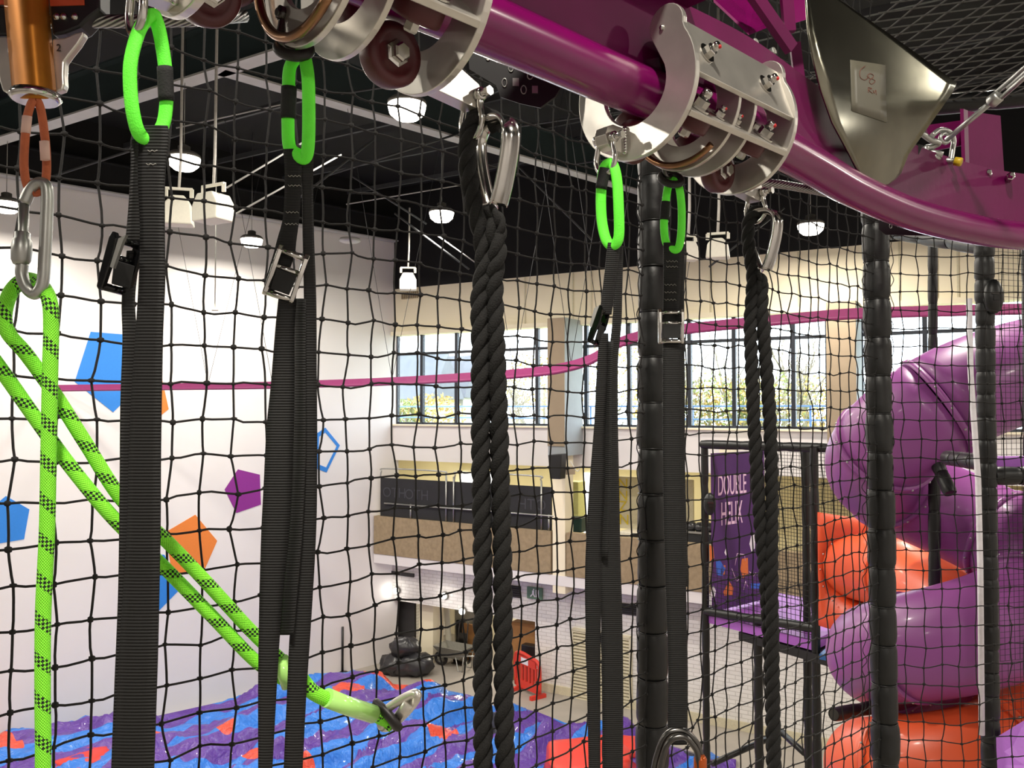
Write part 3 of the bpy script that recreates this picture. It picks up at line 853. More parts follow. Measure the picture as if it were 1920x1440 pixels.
MB().lathe([(0.16, -0.02), (0.17, 0.02), (0.14, 0.05)], FP((OP0 + OP1) / 2, OPH + 0.2, -1.9), Z, 16).build('dish', 'lens_small', t)

# ---- ground-floor things
def fp(px, py):
    return PZ(px, py, 0.0)
bx('tan_cabinet', 'tall cardboard-brown cabinet at the right end of the opening', 'cabinet', 958, 1003, 1165, 1250, -0.32, 0.5, 'wood_brown')
bx('flight_case', 'black wheeled case in front of the brown cabinet', 'case', 977, 1006, 1208, 1252, -0.02, 0.25, 'plastic_black')
bx('wall_panel_tan', 'brown panel leaning inside the opening just left of the big rope', 'panel', 866, 890, 1168, 1240, -1.2, 0.06, 'wood_brown')
c = fp(852, 1252)
t = thing('wheelbarrow', 'grey builder\'s wheelbarrow parked in the opening left of the big rope', 'wheelbarrow', c)
f_ = (WD).normalized(); sd = NI
tray_t = [c + f_ * a + sd * b_ + Z * 0.66 for a, b_ in ((-0.55, -0.34), (0.5, -0.34), (0.5, 0.34), (-0.55, 0.34))]
tray_b = [c + f_ * a + sd * b_ + Z * 0.34 for a, b_ in ((-0.3, -0.2), (0.3, -0.2), (0.3, 0.2), (-0.3, 0.2))]
MB().add(tray_t + tray_b, [(4, 5, 6, 7), (0, 1, 5, 4), (1, 2, 6, 5), (2, 3, 7, 6), (3, 0, 4, 7)], True).build('tray', 'barrow_grey', t, solid=0.02)
MB().tube([c + f_ * (-0.5 + 0.2 * math.cos(a)) + Z * (0.21 + 0.16 * math.sin(a)) for a in [2 * pi * k / 16 for k in range(16)]], 0.05, 8, closed=True).build('tyre', 'rubber', t)
MB().cyl(c + f_ * -0.5 + Z * 0.21 - sd * 0.03, c + f_ * -0.5 + Z * 0.21 + sd * 0.03, 0.12, 12).build('wheel_hub', 'barrow_grey', t)
for sg in (-1, 1):
    MB().tube([c + f_ * -0.55 + Z * 0.22 + sd * 0.1 * sg, c + f_ * -0.2 + Z * 0.36 + sd * 0.2 * sg, c + f_ * 0.6 + Z * 0.5 + sd * 0.26 * sg, c + f_ * 0.95 + Z * 0.56 + sd * 0.28 * sg], 0.02, 8).build('handle', 'galv', t)
    MB().tube([c + f_ * 0.2 + Z * 0.4 + sd * 0.22 * sg, c + f_ * 0.3 + Z * 0.01 + sd * 0.24 * sg, c + f_ * 0.45 + Z * 0.01 + sd * 0.24 * sg, c + f_ * 0.5 + Z * 0.46 + sd * 0.24 * sg], 0.018, 8).build('leg', 'galv', t)
# standing polisher-like silhouette behind the barrow
c = PF(866, 1236, -0.9); c.z = 0
t = thing('trolley_cart', 'dark upright sack truck standing behind the wheelbarrow', 'cart', c)
for sg in (-1, 1):
    MB().tube(catmull([c + WD * 0.16 * sg + Z * 0.05, c + WD * 0.16 * sg + Z * 0.8 - NI * 0.05, c + WD * 0.14 * sg + Z * 1.2 - NI * 0.12, c + Z * 1.3 - NI * 0.15]), 0.02, 8).build('handle', 'steel_dark', t)
    MB().tube([c + WD * 0.22 * sg + V3(0, 0, 0.13) + (WD * 0 + NI * math.cos(a) + Z * math.sin(a)) * 0.12 for a in [2 * pi * k / 12 for k in range(12)]], 0.035, 8, closed=True).build('wheel', 'rubber', t)
MB().box(c + Z * 0.03 + NI * 0.15, WD * 0.2, NI * 0.14, Z * 0.012).build('toe_plate', 'steel_dark', t)
MB().box(c + Z * 0.6 - NI * 0.03, WD * 0.15, NI * 0.008, Z * 0.3).build('back_plate', 'steel_dark', t)
c = PF(838, 1236, -1.1); c.z = 0
tag(MB().prism([c + WD * 0.0, c + WD * 0.18, c + WD * 0.02 + Z * 1.75, c - WD * 0.16 + Z * 1.75], -NI * 0.06).build('leaning_board', 'pvc_white', smooth=False), 'pale board leaning upright behind the wheelbarrow', 'board')
# red pedestrian barrier
c = fp(990, 1302)
t = thing('pedestrian_barrier', 'red plastic pedestrian barrier with a white reflective patch beside the big rope', 'barrier', c)
a0 = fp(968, 1292); a1 = fp(1012, 1312)
bd = (a1 - a0); bd.z = 0; L_ = bd.length; bd.normalize(); bn = bd.cross(Z)
H_ = 1.0
def bq(s, z): return a0 + bd * s + Z * z
MB().tube(catmull([bq(0, 0.15), bq(0, H_), bq(L_ * 0.7, H_), bq(L_ - 0.08, H_ - 0.05), bq(L_, H_ - 0.25), bq(L_, 0.15)], 4), 0.05, 8).build('frame', 'red_plastic', t)
MB().box(bq(L_ * 0.42, 0.87), bd * L_ * 0.42, bn * 0.03, Z * 0.12).build('top_panel', 'red_plastic', t)
MB().box(bq(L_ * 0.4, 0.87) , bd * 0.16, bn * 0.036, Z * 0.085).build('reflector', 'print_white', t)
MB().box(bq(L_ * 0.48, 0.22), bd * L_ * 0.48, bn * 0.03, Z * 0.1).build('bottom_panel', 'red_plastic', t)
for k in range(6):
    MB().box(bq(L_ * (0.1 + 0.15 * k), 0.52), bd * 0.035, bn * 0.025, Z * 0.26).build('slat', 'red_plastic', t)
for s_ in (0.08, L_ - 0.08):
    MB().box(bq(s_, 0.05), bd * 0.05, bn * 0.25, Z * 0.05).build('foot', 'red_plastic', t)
# black rubbish bags
for k, (px, py, sz, lb) in enumerate(((745, 1262, 0.42, 'crumpled black bin bag, left of the heap by the dark doorway'), (775, 1264, 0.46, 'crumpled black bin bag, right of the heap by the dark doorway'), (752, 1232, 0.36, 'black bin bag lying on top of the bag heap by the dark doorway'))):
    c = fp(px, min(py, 1272) if k < 2 else 1268)
    if k == 2:
        c = (fp(745, 1262) + fp(775, 1264)) / 2 + Z * 0.55
    mb = MB()
    mb.ball(V3(0, 0, 0), 1.0, 20)
    for i, v in enumerate(mb.v):
        nn = noise.noise(v * 2.2 + V3(k * 7, 0, 0)) * 0.3 + noise.noise(v * 5 + V3(0, k * 5, 0)) * 0.14
        q = v * (1 + nn)
        mb.v[i] = c + Vector((q.x * sz * 1.25, q.y * sz, max(-0.75, q.z) * sz * 0.85 + sz * 0.6))
    t = tag(mb.build('bin_bag', 'bag_black'), lb, 'bag', 'black bags by the dark doorway')
# thin black pole standing by the mural wall
c = fp(642, 1262)
t = thing('floor_pole', 'thin black pole standing on the floor before the white wall corner', 'pole', c)
MB().cyl(c, c + Z * 1.35, 0.035, 8).build('shaft', 'plastic_black', t)
MB().lathe([(0.16, 0), (0.16, 0.03), (0.04, 0.06)], c, Z, 16).build('base', 'plastic_black', t)

# ---- deflated inflatable spread over the floor: one heaped sheet
far_edge = [(-140, 1352, 1432), (0, 1340, 1418), (130, 1318, 1398), (300, 1300, 1360), (480, 1272, 1312), (560, 1250, 1290), (660, 1232, 1282), (700, 1240, 1284), (740, 1262, 1288), (800, 1264, 1292), (880, 1288, 1304), (940, 1318, 1330), (985, 1306, 1336), (1010, 1308, 1345), (1060, 1335, 1360), (1130, 1345, 1366), (1180, 1336, 1368), (1215, 1372, 1386), (1300, 1402, 1412), (1380, 1410, 1425)]
def fe(x):
    for (a, t1, b1), (c_, t2, b2) in zip(far_edge, far_edge[1:]):
        if a <= x <= c_:
            k = (x - a) / (c_ - a)
            return t1 + (t2 - t1) * k, b1 + (b2 - b1) * k
    return far_edge[-1][1:]
NXI, NYI = 300, 150
rows = []
for jj in range(NYI + 1):
    v = jj / NYI
    row = []
    for i in range(NXI + 1):
        px = -140 + (1520) * i / NXI
        top, base = fe(px)
        pf = PZ(px, base, 0.0)
        pn = PZ(px, base + 420, 0.0)
        p = pf + (pn - pf) * (v ** 0.9)
        # crest height at the far edge decays forward into a crumpled plain
        hc = max(0.05, (PP(px, top, pf, V3(0, 1, 0)).z))
        env = min(1.0, v * 14)
        h = hc * math.exp(-v * 5.0) * env + 0.28 * (1 - math.exp(-v * 9))
        q = p * 1.0
        if (p - C0).dot(LN) < 0.15:
            p = p + LN * (0.15 - (p - C0).dot(LN))
        ac, al = (q.x - q.y) * 0.707, (q.x + q.y) * 0.707
        n1 = abs(noise.noise(V3(ac * 0.75, al * 0.28, 3)))
        n2 = abs(noise.noise(V3(ac * 1.9 + 0.5 * noise.noise(V3(al, ac, 2)), al * 0.75, 9)))
        n3 = noise.noise(V3(q.x * 3.6, q.y * 2.6, 5))
        crest = (0.16 - n1) * 1.5 + (0.14 - n2) * 0.7
        n4 = abs(noise.noise(V3(ac * 4.5 + noise.noise(V3(al * 1.3, ac, 7)), al * 1.6, 4)))
        z = h + env * (crest * 0.62 + n3 * 0.05 + (0.15 - n4) * 0.16)
        if v < 0.04:
            z = h * (0.25 if v == 0 else 1)
        row.append(V3(p.x, p.y, max(0.01, z)))
    rows.append(row)
inf = MB().grid(rows).build('deflated_inflatable', 'inflatable_fabric', solid=0.02)
tag(inf, 'deflated blue, purple and orange inflatable lying crumpled over the hall floor', 'inflatable')
for k, (px, py, sz) in enumerate(((30, 1430, 0.42), (150, 1424, 0.48), (1105, 1425, 0.85), (1185, 1400, 0.45))):
    c = PZ(px, py, 0.45)
    mb = MB().ball(V3(0, 0, 0), 1, 18)
    for i, v in enumerate(mb.v):
        nn = noise.noise(v * 1.8 + V3(k * 3.1, 0, 0)) * 0.25
        sq = V3(*(math.copysign(abs(cc) ** 0.6, cc) for cc in v))
        q = sq * (0.85 + nn)
        mb.v[i] = c + V3(q.x * sz * 1.3, q.y * sz * 1.3, q.z * sz * 0.32)
    mb.build('orange_bolster', 'red_plastic', inf, label='orange puffed cushion part')

# ---- far pink rail, hung on thin cables
pts = [(-120, 727, 19.6), (0, 726, 19.5), (150, 724, 19.2), (300, 722, 18.8), (450, 720, 18), (600, 716, 17), (735, 711, 15.8), (890, 702, 14), (1000, 693, 13.2), (1060, 684, 12.8), (1110, 668, 12.5), (1160, 638, 12.3), (1220, 620, 12.2), (1290, 611, 12.0), (1400, 600, 11.8), (1500, 591, 11.7), (1600, 583, 11.6), (1760, 578, 11.5), (1960, 573, 11.4)]
path = catmull([P(*p) for p in pts], 5)
t = thing('overhead_track', 'long pink track rail curving across the hall in front of the window wall', 'track rail', path[0])
def strip(path, w_, h_):
    mb = MB()
    for a, b2 in zip(path, path[1:]):
        pass
    n = len(path)
    vs = []
    for i, p in enumerate(path):
        d = (path[min(i + 1, n - 1)] - path[max(i - 1, 0)]); d.z = 0; d.normalize()
        s_ = d.cross(Z)
        for a, b_ in ((-1, -1), (1, -1), (1, 1), (-1, 1)):
            vs.append(p + s_ * (w_ / 2 * a) + Z * (h_ / 2 * b_))
    fs = []
    for i in range(n - 1):
        for k in range(4):
            fs.append((i * 4 + k, i * 4 + (k + 1) % 4, i * 4 + 4 + (k + 1) % 4, i * 4 + 4 + k))
    fs += [(3, 2, 1, 0), tuple(range(4 * n - 4, 4 * n))]
    return mb.add(vs, fs, True)
strip([p - Z * 0.02 for p in path], 0.06, 0.11).build('web', 'rail_far', t)
MB().tube([p - Z * 0.085 for p in path], 0.035, 8).build('running_tube', 'rail_far', t)
for i in (6, 18, 22, 30, 38, 46, 52, 58, 64):
    p = path[i]
    for d in (-1.3, 1.1):
        q = p + LD * d
        MB().tube([p, V3(q.x, q.y, CAMZ + 5.9)], 0.005, 5).build('hanger_wire', 'purlin', t)

# ---- outside the windows
g = MB(); g.box(FP(15, FZ + 3.0, -45.5), WD * 110, NI * 45, Z * 0.1)
tag(struct(g.build('ground_outside', 'grass')), 'pale green ground outside beyond the windows', 'ground')
def house(px, Y, w_, wall_top, ridge, base, label, rot):
    c = P(px, 765, Y); c.z = CAMZ + base
    t = thing('brick_house', label, 'house', c, 'houses outside the windows')
    x = V3(math.cos(rot), math.sin(rot)); y = V3(-math.sin(rot), math.cos(rot))
    dp = w_ * 0.6
    hw = (wall_top - base)
    MB().box(c + y * dp / 2 + Z * hw / 2, x * w_ / 2, y * dp / 2, Z * hw / 2).build('wall', 'house_wall', t)
    zt_ = c + Z * hw
    rw = w_ / 2 + 0.4
    MB().prism([zt_ - x * rw - y * 0.4, zt_ - x * rw + y * (dp + 0.4), zt_ - x * rw + y * dp / 2 + Z * (ridge - wall_top)], x * 2 * rw).build('roof', 'slate', t)
    for k in (-0.3, 0.05, 0.33):
        wc = c + x * (w_ * k) - y * 0.03 + Z * (hw - 1.5)
        wo = MB().box(wc, x * 0.7, y * 0.05, Z * 0.65).build('window', 'print_white', t)
        for sg in (-1, 1):
            MB().box(wc + x * 0.34 * sg - y * 0.03, x * 0.3, y * 0.04, Z * 0.56).build('pane', 'house_glass', wo)
house(742, 70, 7.0, 0.75, 4.6, -5, 'grey-roofed brick house outside the leftmost window', -0.5)
house(820, 74, 5.4, 0.9, 4.7, -5, 'brown-roofed house outside the second window', -0.5)
def tree(px, Y, base, h, label, seed):
    rnd = random.Random(seed)
    c = P(px, 765, Y); c.z = CAMZ + base
    t = thing('bare_tree', label, 'tree', c, 'bare winter trees outside')
    mb = MB()
    tw = MB()
    def grow(p, d, ln, r, lev):
        n = 3
        pts_ = [p]
        for i in range(n):
            d = (d + V3(rnd.uniform(-.25, .25), rnd.uniform(-.25, .25), rnd.uniform(-.05, .2))).normalized()
            pts_.append(pts_[-1] + d * ln / n)
        (mb if lev == 0 else tw).tube(pts_, [r * (1 - 0.16 * i) for i in range(n + 1)], 5 if lev < 2 else 3, caps=False)
        if lev < 4:
            for k in range(4 if lev < 2 else 3):
                q = pts_[rnd.randint(1, n)]
                dd = (d + V3(rnd.uniform(-1, 1), rnd.uniform(-1, 1), rnd.uniform(-.1, .8)) * 0.85).normalized()
                grow(q, dd, ln * rnd.uniform(.55, .8), r * 0.5, lev + 1)
    grow(c, Z, h * 0.36, h * 0.02, 0)
    mb.build('trunk', 'bark', t); tw.build('branches', 'bark', t)
for k, (px, Y, h, lb) in enumerate(((985, 46, 10, 'bare tree outside, left of the first brown pilaster'), (1130, 44, 9, 'bare tree outside behind the third strap'), (1290, 38, 11, 'bare tree outside, left of the thinner rope, behind the upper windows'), (1350, 46, 13, 'bare tree outside just left of the thinner rope pair'), (1445, 36, 10, 'bare tree outside behind the thinner rope'), (1510, 42, 13, 'bare tree outside, left of the second brown pilaster'), (1700, 36, 9, 'bare tree outside above the purple slide'))):
    tree(px, Y, -4.72, h, lb, 100 + k)
def shrub(px, py, Y, r, m, label, seed):
    rnd = random.Random(seed)
    c = P(px, py, Y)
    mb = MB()
    for k in range(700):
        d = V3(rnd.gauss(0, 1), rnd.gauss(0, 1), rnd.gauss(0, 1)).normalized() * r * rnd.uniform(0.55, 1.05)
        q = c + V3(d.x * 1.5, d.y, d.z)
        a = V3(rnd.gauss(0, 1), rnd.gauss(0, 1), rnd.gauss(0, 1)).normalized() * 0.13
        b_ = a.orthogonal().normalized() * 0.07
        mb.add([q - a, q + b_, q + a, q - b_], [(0, 1, 2, 3)], True)
    t = thing('garden_shrub', label, 'shrub', c - Z * r, 'shrubs outside')
    mb.build('foliage', m, t, kind='stuff')
    MB().cyl(c - Z * (r + 3), c, 0.08, 6).build('stem', 'bark', t)
shrub(760, 782, 50, 1.0, 'hedge', 'green shrub in front of the grey-roofed house outside', 1)
shrub(812, 776, 50, 1.3, 'hedge_gold', 'golden shrub in front of the brown-roofed house outside', 2)
shrub(1200, 700, 50, 2.3, 'hedge_gold', 'golden-leaved shrub outside, right of the first brown pilaster', 3)
shrub(1020, 720, 50, 2.0, 'hedge_gold', 'golden-leaved shrub outside, left of the first brown pilaster', 4)
for k in range(5):
    shrub(1270 + 60 * k, 762 - 6 * (k % 2), 40, 1.5, 'hedge' if k % 2 else 'hedge_gold', ['olive shrub outside right of the fourth strap', 'green shrub outside in the third bay past the fourth strap', 'golden shrub outside just left of the thinner rope', 'green shrub outside just right of the thinner rope', 'golden shrub outside beside the second brown pilaster'][k], 20 + k)
t = thing('outdoor_railing', 'pale blue two-bar railing outside along the whole window front', 'railing', FP(0, SILL - 1, -2.5))
for z in (0.05, -0.32):
    MB().cyl(FP(-4, z, -2.5), FP(22, z, -2.5), 0.025, 6).build('bar', 'rail_blue', t)
for k in range(9):
    MB().cyl(FP(-4 + 3.2 * k, SILL - 1.2, -2.5), FP(-4 + 3.2 * k, 0.07, -2.5), 0.03, 6).build('post', 'rail_blue', t)
# ================================================================== slide tower on the right
def padded_post(name, label, top, bot, r, seg, cat='post', group=None, seed=0, tie=True):
    top, bot = Vector(top), Vector(bot)
    t = thing(name, label, cat, bot, group)
    d = (top - bot); L_ = d.length; d.normalize()
    n = max(2, int(round(L_ / seg)))
    rnd = random.Random(seed)
    x = d.orthogonal().normalized(); y = d.cross(x)
    for i in range(n):
        a, b_ = bot + d * L_ * i / n, bot + d * L_ * (i + 1) / n
        nr, nc = 9, 18
        rows = []
        ph = rnd.uniform(0, 9)
        bul = rnd.uniform(0.94, 1.05)
        for k in range(nr):
            f = k / (nr - 1)
            pr = bul * (0.86 + 0.14 * (1 - (2 * f - 1) ** 6))
            row = []
            for c in range(nc + 1):
                an = 2 * pi * (c % nc) / nc
                w_ = 1 + 0.035 * noise.noise(V3(math.cos(an) * 1.3 + ph, math.sin(an) * 1.3, f * 2.2 + ph))
                w_ += 0.03 * noise.noise(V3(math.cos(an) * 3 + ph, math.sin(an) * 3, f * 5 + ph))
                row.append(a + (b_ - a) * f + (x * math.cos(an) + y * math.sin(an)) * (r * pr * w_))
            rows.append(row)
        MB().grid(rows).build('pad_section', 'pad_black', t)
        if tie and i:
            MB().tube([a + (x * math.cos(q) + y * math.sin(q)) * r * 0.9 for q in [2 * pi * k / 18 for k in range(18)]], r * 0.05, 5, closed=True).build('cable_tie', 'tie_black', t)
    MB().cyl(bot + d * 0.004, top - d * 0.004, r * 0.8, 14).build('core_pole', 'steel_dark', t)
    return t

# padded frame of the far platform
YT = 10.6
def pt(px, py, Y): return P(px, py, Y)
pa, pb = (1320, 11.2), (1526, 9.9)
padded_post('padded_post', 'padded black corner post left of the purple banner', P(1321, 830, 11.2), V3(P(1321, 830, 11.2).x, 11.2, 0), 0.05, 0.55, group='padded posts of the slide platform', seed=1)
padded_post('padded_post', 'padded black post under the platform behind the thinner rope', P(1421, 1165, 10.6), V3(P(1421, 1165, 10.6).x, 10.6, 0), 0.055, 0.55, group='padded posts of the slide platform', seed=2)
padded_post('padded_post', 'padded black post left of the twin posts by the orange panel', P(1510, 840, 10.3), V3(P(1510, 840, 10.3).x, 10.3, 0), 0.05, 0.5, group='padded posts of the slide platform', seed=3)
padded_post('padded_post', 'padded black post touching the orange panel, right of the twin posts', P(1526, 838, 9.9), V3(P(1526, 838, 9.9).x, 9.9, 0), 0.052, 0.5, group='padded posts of the slide platform', seed=4)
padded_post('padded_rail', 'padded black rail along the top of the purple banner and platform', P(1316, 833, 11.2), P(1560, 840, 9.8), 0.058, 0.6, 'rail', seed=5)
padded_post('padded_rail', 'padded black rail along the front edge of the purple platform floor', P(1322, 1146, 11.2), P(1528, 1178, 9.9), 0.055, 0.6, 'rail', seed=6)
# platform floor
c = [P(1330, 1150, 11.2), P(1525, 1176, 9.9), P(1515, 1118, 11.9), P(1425, 1116, 12.5)]
zf = c[0].z
fl = MB().prism([V3(q.x, q.y, zf) for q in (P(1324, 1150, 11.2), P(1526, 1178, 9.9), P(1640, 1150, 11.3), P(1440, 1125, 12.6))], -Z * 0.12)
tag(fl.build('platform_floor', 'floor_purple', smooth=False), 'purple padded platform floor below the banner', 'platform')
dk_ = MB().prism([V3(q.x, q.y, zf - 0.14) for q in (P(1385, 1190, 10.8), P(1620, 1200, 9.3), P(1680, 1190, 10.2), P(1450, 1180, 11.8))], -Z * 0.1)
tag(dk_.build('deck_base', 'plastic_black', smooth=False), 'dark underside board below the purple platform', 'deck')
bp_ = MB().prism([V3(q.x, q.y, zf - 0.13) for q in (P(1536, 1190, 9.6), P(1610, 1190, 9.3), P(1640, 1180, 9.8), P(1560, 1180, 10.1))], Z * 0.06)
tag(bp_.build('blue_mat', 'blue_panel', smooth=False), 'blue mat peeking out under the orange panel', 'mat')
# banner
q0, q1 = P(1333, 850, 11.15), P(1432, 846, 11.9)
bx_ = (q1 - q0); bx_.z = 0; bw = bx_.length; bx_.normalize(); bnrm = bx_.cross(Z)
zt_, zb_ = q0.z, zf + 0.03
t = thing('printed_banner', 'purple banner with white lettering and coloured gem shapes', 'banner', V3(q0.x, q0.y, zb_))
cc = V3((q0.x + q1.x) / 2, (q0.y + q1.y) / 2, (zt_ + zb_) / 2)
MB().box(cc, bx_ * bw / 2, bnrm * 0.006, Z * (zt_ - zb_) / 2).build('cloth', 'banner_purple', t)
def BQ(px, py):
    return PP(px, py, cc + bnrm * 0.008, bnrm)
text('lettering', 'DOUBLE', 0.40, 'print_pink', t, BQ(1373, 910), bx_, Z, sx=0.42)
text('lettering', 'HELIX', 0.45, 'print_pink', t, BQ(1372, 964), bx_, Z, sx=0.40)
for pts_, m_ in (([(1330, 1022), (1337, 1025), (1339, 1046), (1331, 1054)], 'print_orange'), ([(1342, 1053), (1350, 1051), (1360, 1066), (1354, 1080), (1344, 1078)], 'print_blue'),
                 ([(1353, 1060), (1360, 1060), (1359, 1078), (1352, 1078)], 'print_orange'), ([(1391, 1048), (1402, 1046), (1403, 1076), (1393, 1084), (1388, 1068)], 'print_orange'),
                 ([(1356, 1110), (1367, 1090), (1375, 1102), (1374, 1115), (1358, 1117)], 'print_orange'), ([(1332, 1110), (1338, 1098), (1342, 1108), (1340, 1120), (1335, 1120)], 'print_white'),
                 ([(1405, 1020), (1409, 1001), (1416, 1003), (1415, 1028), (1409, 1035)], 'print_white'), ([(1358, 1036), (1361, 1028), (1364, 1036), (1361, 1042)], 'print_white'), ([(1408, 1094), (1425, 1094), (1425, 1104), (1408, 1103)], 'print_blue')):
    MB().prism([BQ(*p_) for p_ in pts_], -bnrm * 0.004 + bnrm * 0.006).build('gem_shape', m_, t, smooth=False)
for pl_ in ([(1378, 1060), (1382, 1038), (1396, 1040), (1397, 1052)], [(1372, 1066), (1381, 1090), (1391, 1082)], [(1394, 1106), (1398, 1090), (1402, 1100)], [(1405, 1072), (1413, 1080), (1417, 1074)]):
    MB().tube([BQ(*p_) for p_ in pl_], 0.006, 4).build('line_shape', 'print_pink', t)
# clamp on the corner post and oval clamp
def clamp(px, py, Y, s, label):
    c = P(px, py, Y)
    t = thing('pad_clamp', label, 'clamp', c, 'moulded clamps on the padded posts')
    MB().ball(c, 1, 18, (s * 0.55, s * 0.4, s)).build('shell', 'pad_black', t)
    MB().box(c - V3(0, s * 0.36, 0) + Z * s * 0.15, (s * 0.3, 0, 0), (0, s * 0.06, 0), (0, 0, s * 0.06)).build('strap_bar', 'steel_dark', t)
    MB().box(c - V3(0, s * 0.38, 0) - Z * s * 0.1, (s * 0.22, 0, 0), (0, s * 0.04, 0), (0, 0, s * 0.14)).build('slot', 'tie_black', t)
clamp(1331, 945, 11.1, 0.15, 'grey moulded clamp on the post beside the purple banner')
# fine net on platform back
def fine_net(name, label, a, b, z0, z1, step, r=0.004, m='cord_black'):
    a, b = Vector(a), Vector(b); d = b - a; d.z = 0
    mb = MB()
    n = int(d.length / step)
    for i in range(n + 1):
        p = a + d * i / n
        mb.tube([V3(p.x, p.y, z0), V3(p.x, p.y, z1)], r, 3, caps=False)
    k = int((z1 - z0) / step)
    for i in range(k + 1):
        z = z0 + (z1 - z0) * i / k
        mb.tube([V3(a.x, a.y, z), V3(b.x, b.y, z)], r, 3, caps=False)
    t = thing(name, label, 'net', V3(a.x, a.y, z0))
    mb.build('mesh', m, t, kind='stuff')
fine_net('fine_safety_net', 'fine black mesh closing the rear of the purple platform', P(1435, 1000, 12.4), P(1590, 1000, 11.3), zf, P(1435, 845, 12.4).z, 0.05, 0.004)
fine_net('fine_safety_net', 'fine black mesh across the front of the purple platform, behind the thinner rope', P(1324, 1000, 11.15), P(1524, 1000, 9.9), zf, P(1324, 1062, 11.15).z, 0.06, 0.004)
# small diagonal floor braces
tag(MB().cyl(P(1335, 1432, 10.8), P(1470, 1372, 11.3), 0.04, 8).build('padded_brace', 'pad_black'), 'black padded brace slanting up to the right near the floor behind the thinner rope', 'brace')
tag(MB().cyl(P(1462, 1370, 11.3), P(1508, 1412, 10.6), 0.04, 8).build('padded_brace', 'pad_black'), 'black padded brace slanting down to the twin posts', 'brace')
# orange entry panel
t = thing('slide_entry_panel', 'square orange slide entry panel with dished mouth right of the twin posts', 'panel', P(1580, 1172, 9.3))
e0, e1 = P(1533, 965, 9.75), P(1640, 955, 9.0)
ex = e1 - e0; ex.z = 0; ew = ex.length; ex.normalize(); en = ex.cross(Z)
ez1, ez0 = e0.z + 0.03, P(1533, 1173, 9.75).z
ec = V3((e0.x + e1.x) / 2, (e0.y + e1.y) / 2, (ez0 + ez1) / 2)
hw_, hh_ = ew / 2, (ez1 - ez0) / 2
rim = [(-hw_, -hh_), (hw_, -hh_), (hw_, hh_), (-hw_, hh_)]
NN = 32
sq = []
for k in range(NN):
    an = 2 * pi * k / NN
    cs, sn = math.cos(an), math.sin(an)
    f_ = 1 / max(abs(cs), abs(sn))
    sq.append((cs * f_ * hw_, sn * f_ * hh_))
prof = [(1.0, 0, 0), (0.92, 0, 1), (0.86, -0.05, 1)]
rows = []
rm = min(hw_, hh_)
for (fac, dep, circ) in ((1.0, 0.0, 0), (0.96, 0.02, 0), (0.9, 0.02, 0.3), (0.86, -0.06, 1), (0.80, -0.16, 1), (0.76, -0.3, 1)):
    row = []
    for k in range(NN + 1):
        an = 2 * pi * (k % NN) / NN
        sqp = sq[k % NN]
        cx_, cy_ = math.cos(an) * rm, math.sin(an) * rm
        a_, b_ = sqp[0] * (1 - circ) + cx_ * circ, sqp[1] * (1 - circ) + cy_ * circ
        row.append(ec + ex * a_ * fac + Z * b_ * fac + en * dep)
    rows.append(row)
MB().grid(rows).build('dished_face', 'panel_orange', t)
for k in range(12):
    an = 2 * pi * k / 12
    MB().ball(ec + ex * math.cos(an) * rm * 0.9 + Z * math.sin(an) * rm * 0.9 + en * 0.01, 0.012, 6).build('bolt', 'galv', t)

# tube slides
AX, AY, RH, PITCH_S, RS = 3.52, 6.62, 0.66, 1.48, 0.388
def relax(pts_, n):
    pts_ = [Vector(p) for p in pts_]
    for _ in range(n):
        pts_ = [pts_[0]] + [pts_[i] * 0.5 + (pts_[i - 1] + pts_[i + 1]) * 0.25 for i in range(1, len(pts_) - 1)] + [pts_[-1]]
    return pts_
def hx(phi, z):
    an = pi - 2 * pi * phi
    return V3(AX + RH * math.cos(an), AY + RH * math.sin(an), CAMZ + z)
def slide(name, label, path, r, m, cuts, group, first=True):
    t = thing(name, label, 'slide', path[-1], group)
    cuts = [0] + cuts + [len(path) - 1]
    for a, b_ in zip(cuts, cuts[1:]):
        MB().tube(path[a:b_ + 1], r, 36, caps=False).build('tube_section', m, t, solid=0.008)
    for a in cuts[0 if first else 1:]:
        i = min(a, len(path) - 2)
        d = (path[min(i + 1, len(path) - 1)] - path[max(i - 1, 0)]).normalized()
        x = d.orthogonal().normalized(); y = d.cross(x)
        fl = MB().lathe([(r * 0.99, -0.022), (r + 0.022, -0.022), (r + 0.026, 0.0), (r + 0.022, 0.022), (r * 0.99, 0.022)], path[i], d, 40).build('flange', m, t)
        for k in range(14):
            an = 2 * pi * k / 14
            MB().ball(path[i] + (x * math.cos(an) + y * math.sin(an)) * (r + 0.024), 0.011, 6).build('bolt', 'galv', fl)
pp = [P(2100, 655, 6.75), P(1980, 674, 6.5), P(1890, 694, 6.3), P(1812, 718, 6.15), P(1745, 752, 6.12), P(1688, 800, 6.25)]
for k in range(0, 36):
    phi = 0.05 * k
    z = -0.36 - PITCH_S * phi - 0.084 * min(1.0, phi / 0.4)
    pp.append(hx(phi, z))
path = relax(catmull(pp, 3), 40)
slide('tube_slide', 'purple spiral tube slide winding down on the right', path, RS, 'slide_purple', [12, 18, 28, 43, 58, 73, 88], 'spiral tube slides')
pp = [P(1606, 1060, 9.7), P(1640, 1062, 9.1), P(1682, 1066, 8.5), P(1742, 1078, 7.9)]
for k in range(6, 33):
    phi = 0.05 * k
    pp.append(hx(phi, -1.36 - PITCH_S * phi))
path = relax(catmull(pp, 3), 25)
slide('tube_slide', 'orange spiral tube slide wound between the purple coils', path, RS, 'slide_orange', [7, 15, 26, 38, 50, 62, 74], 'spiral tube slides', False)
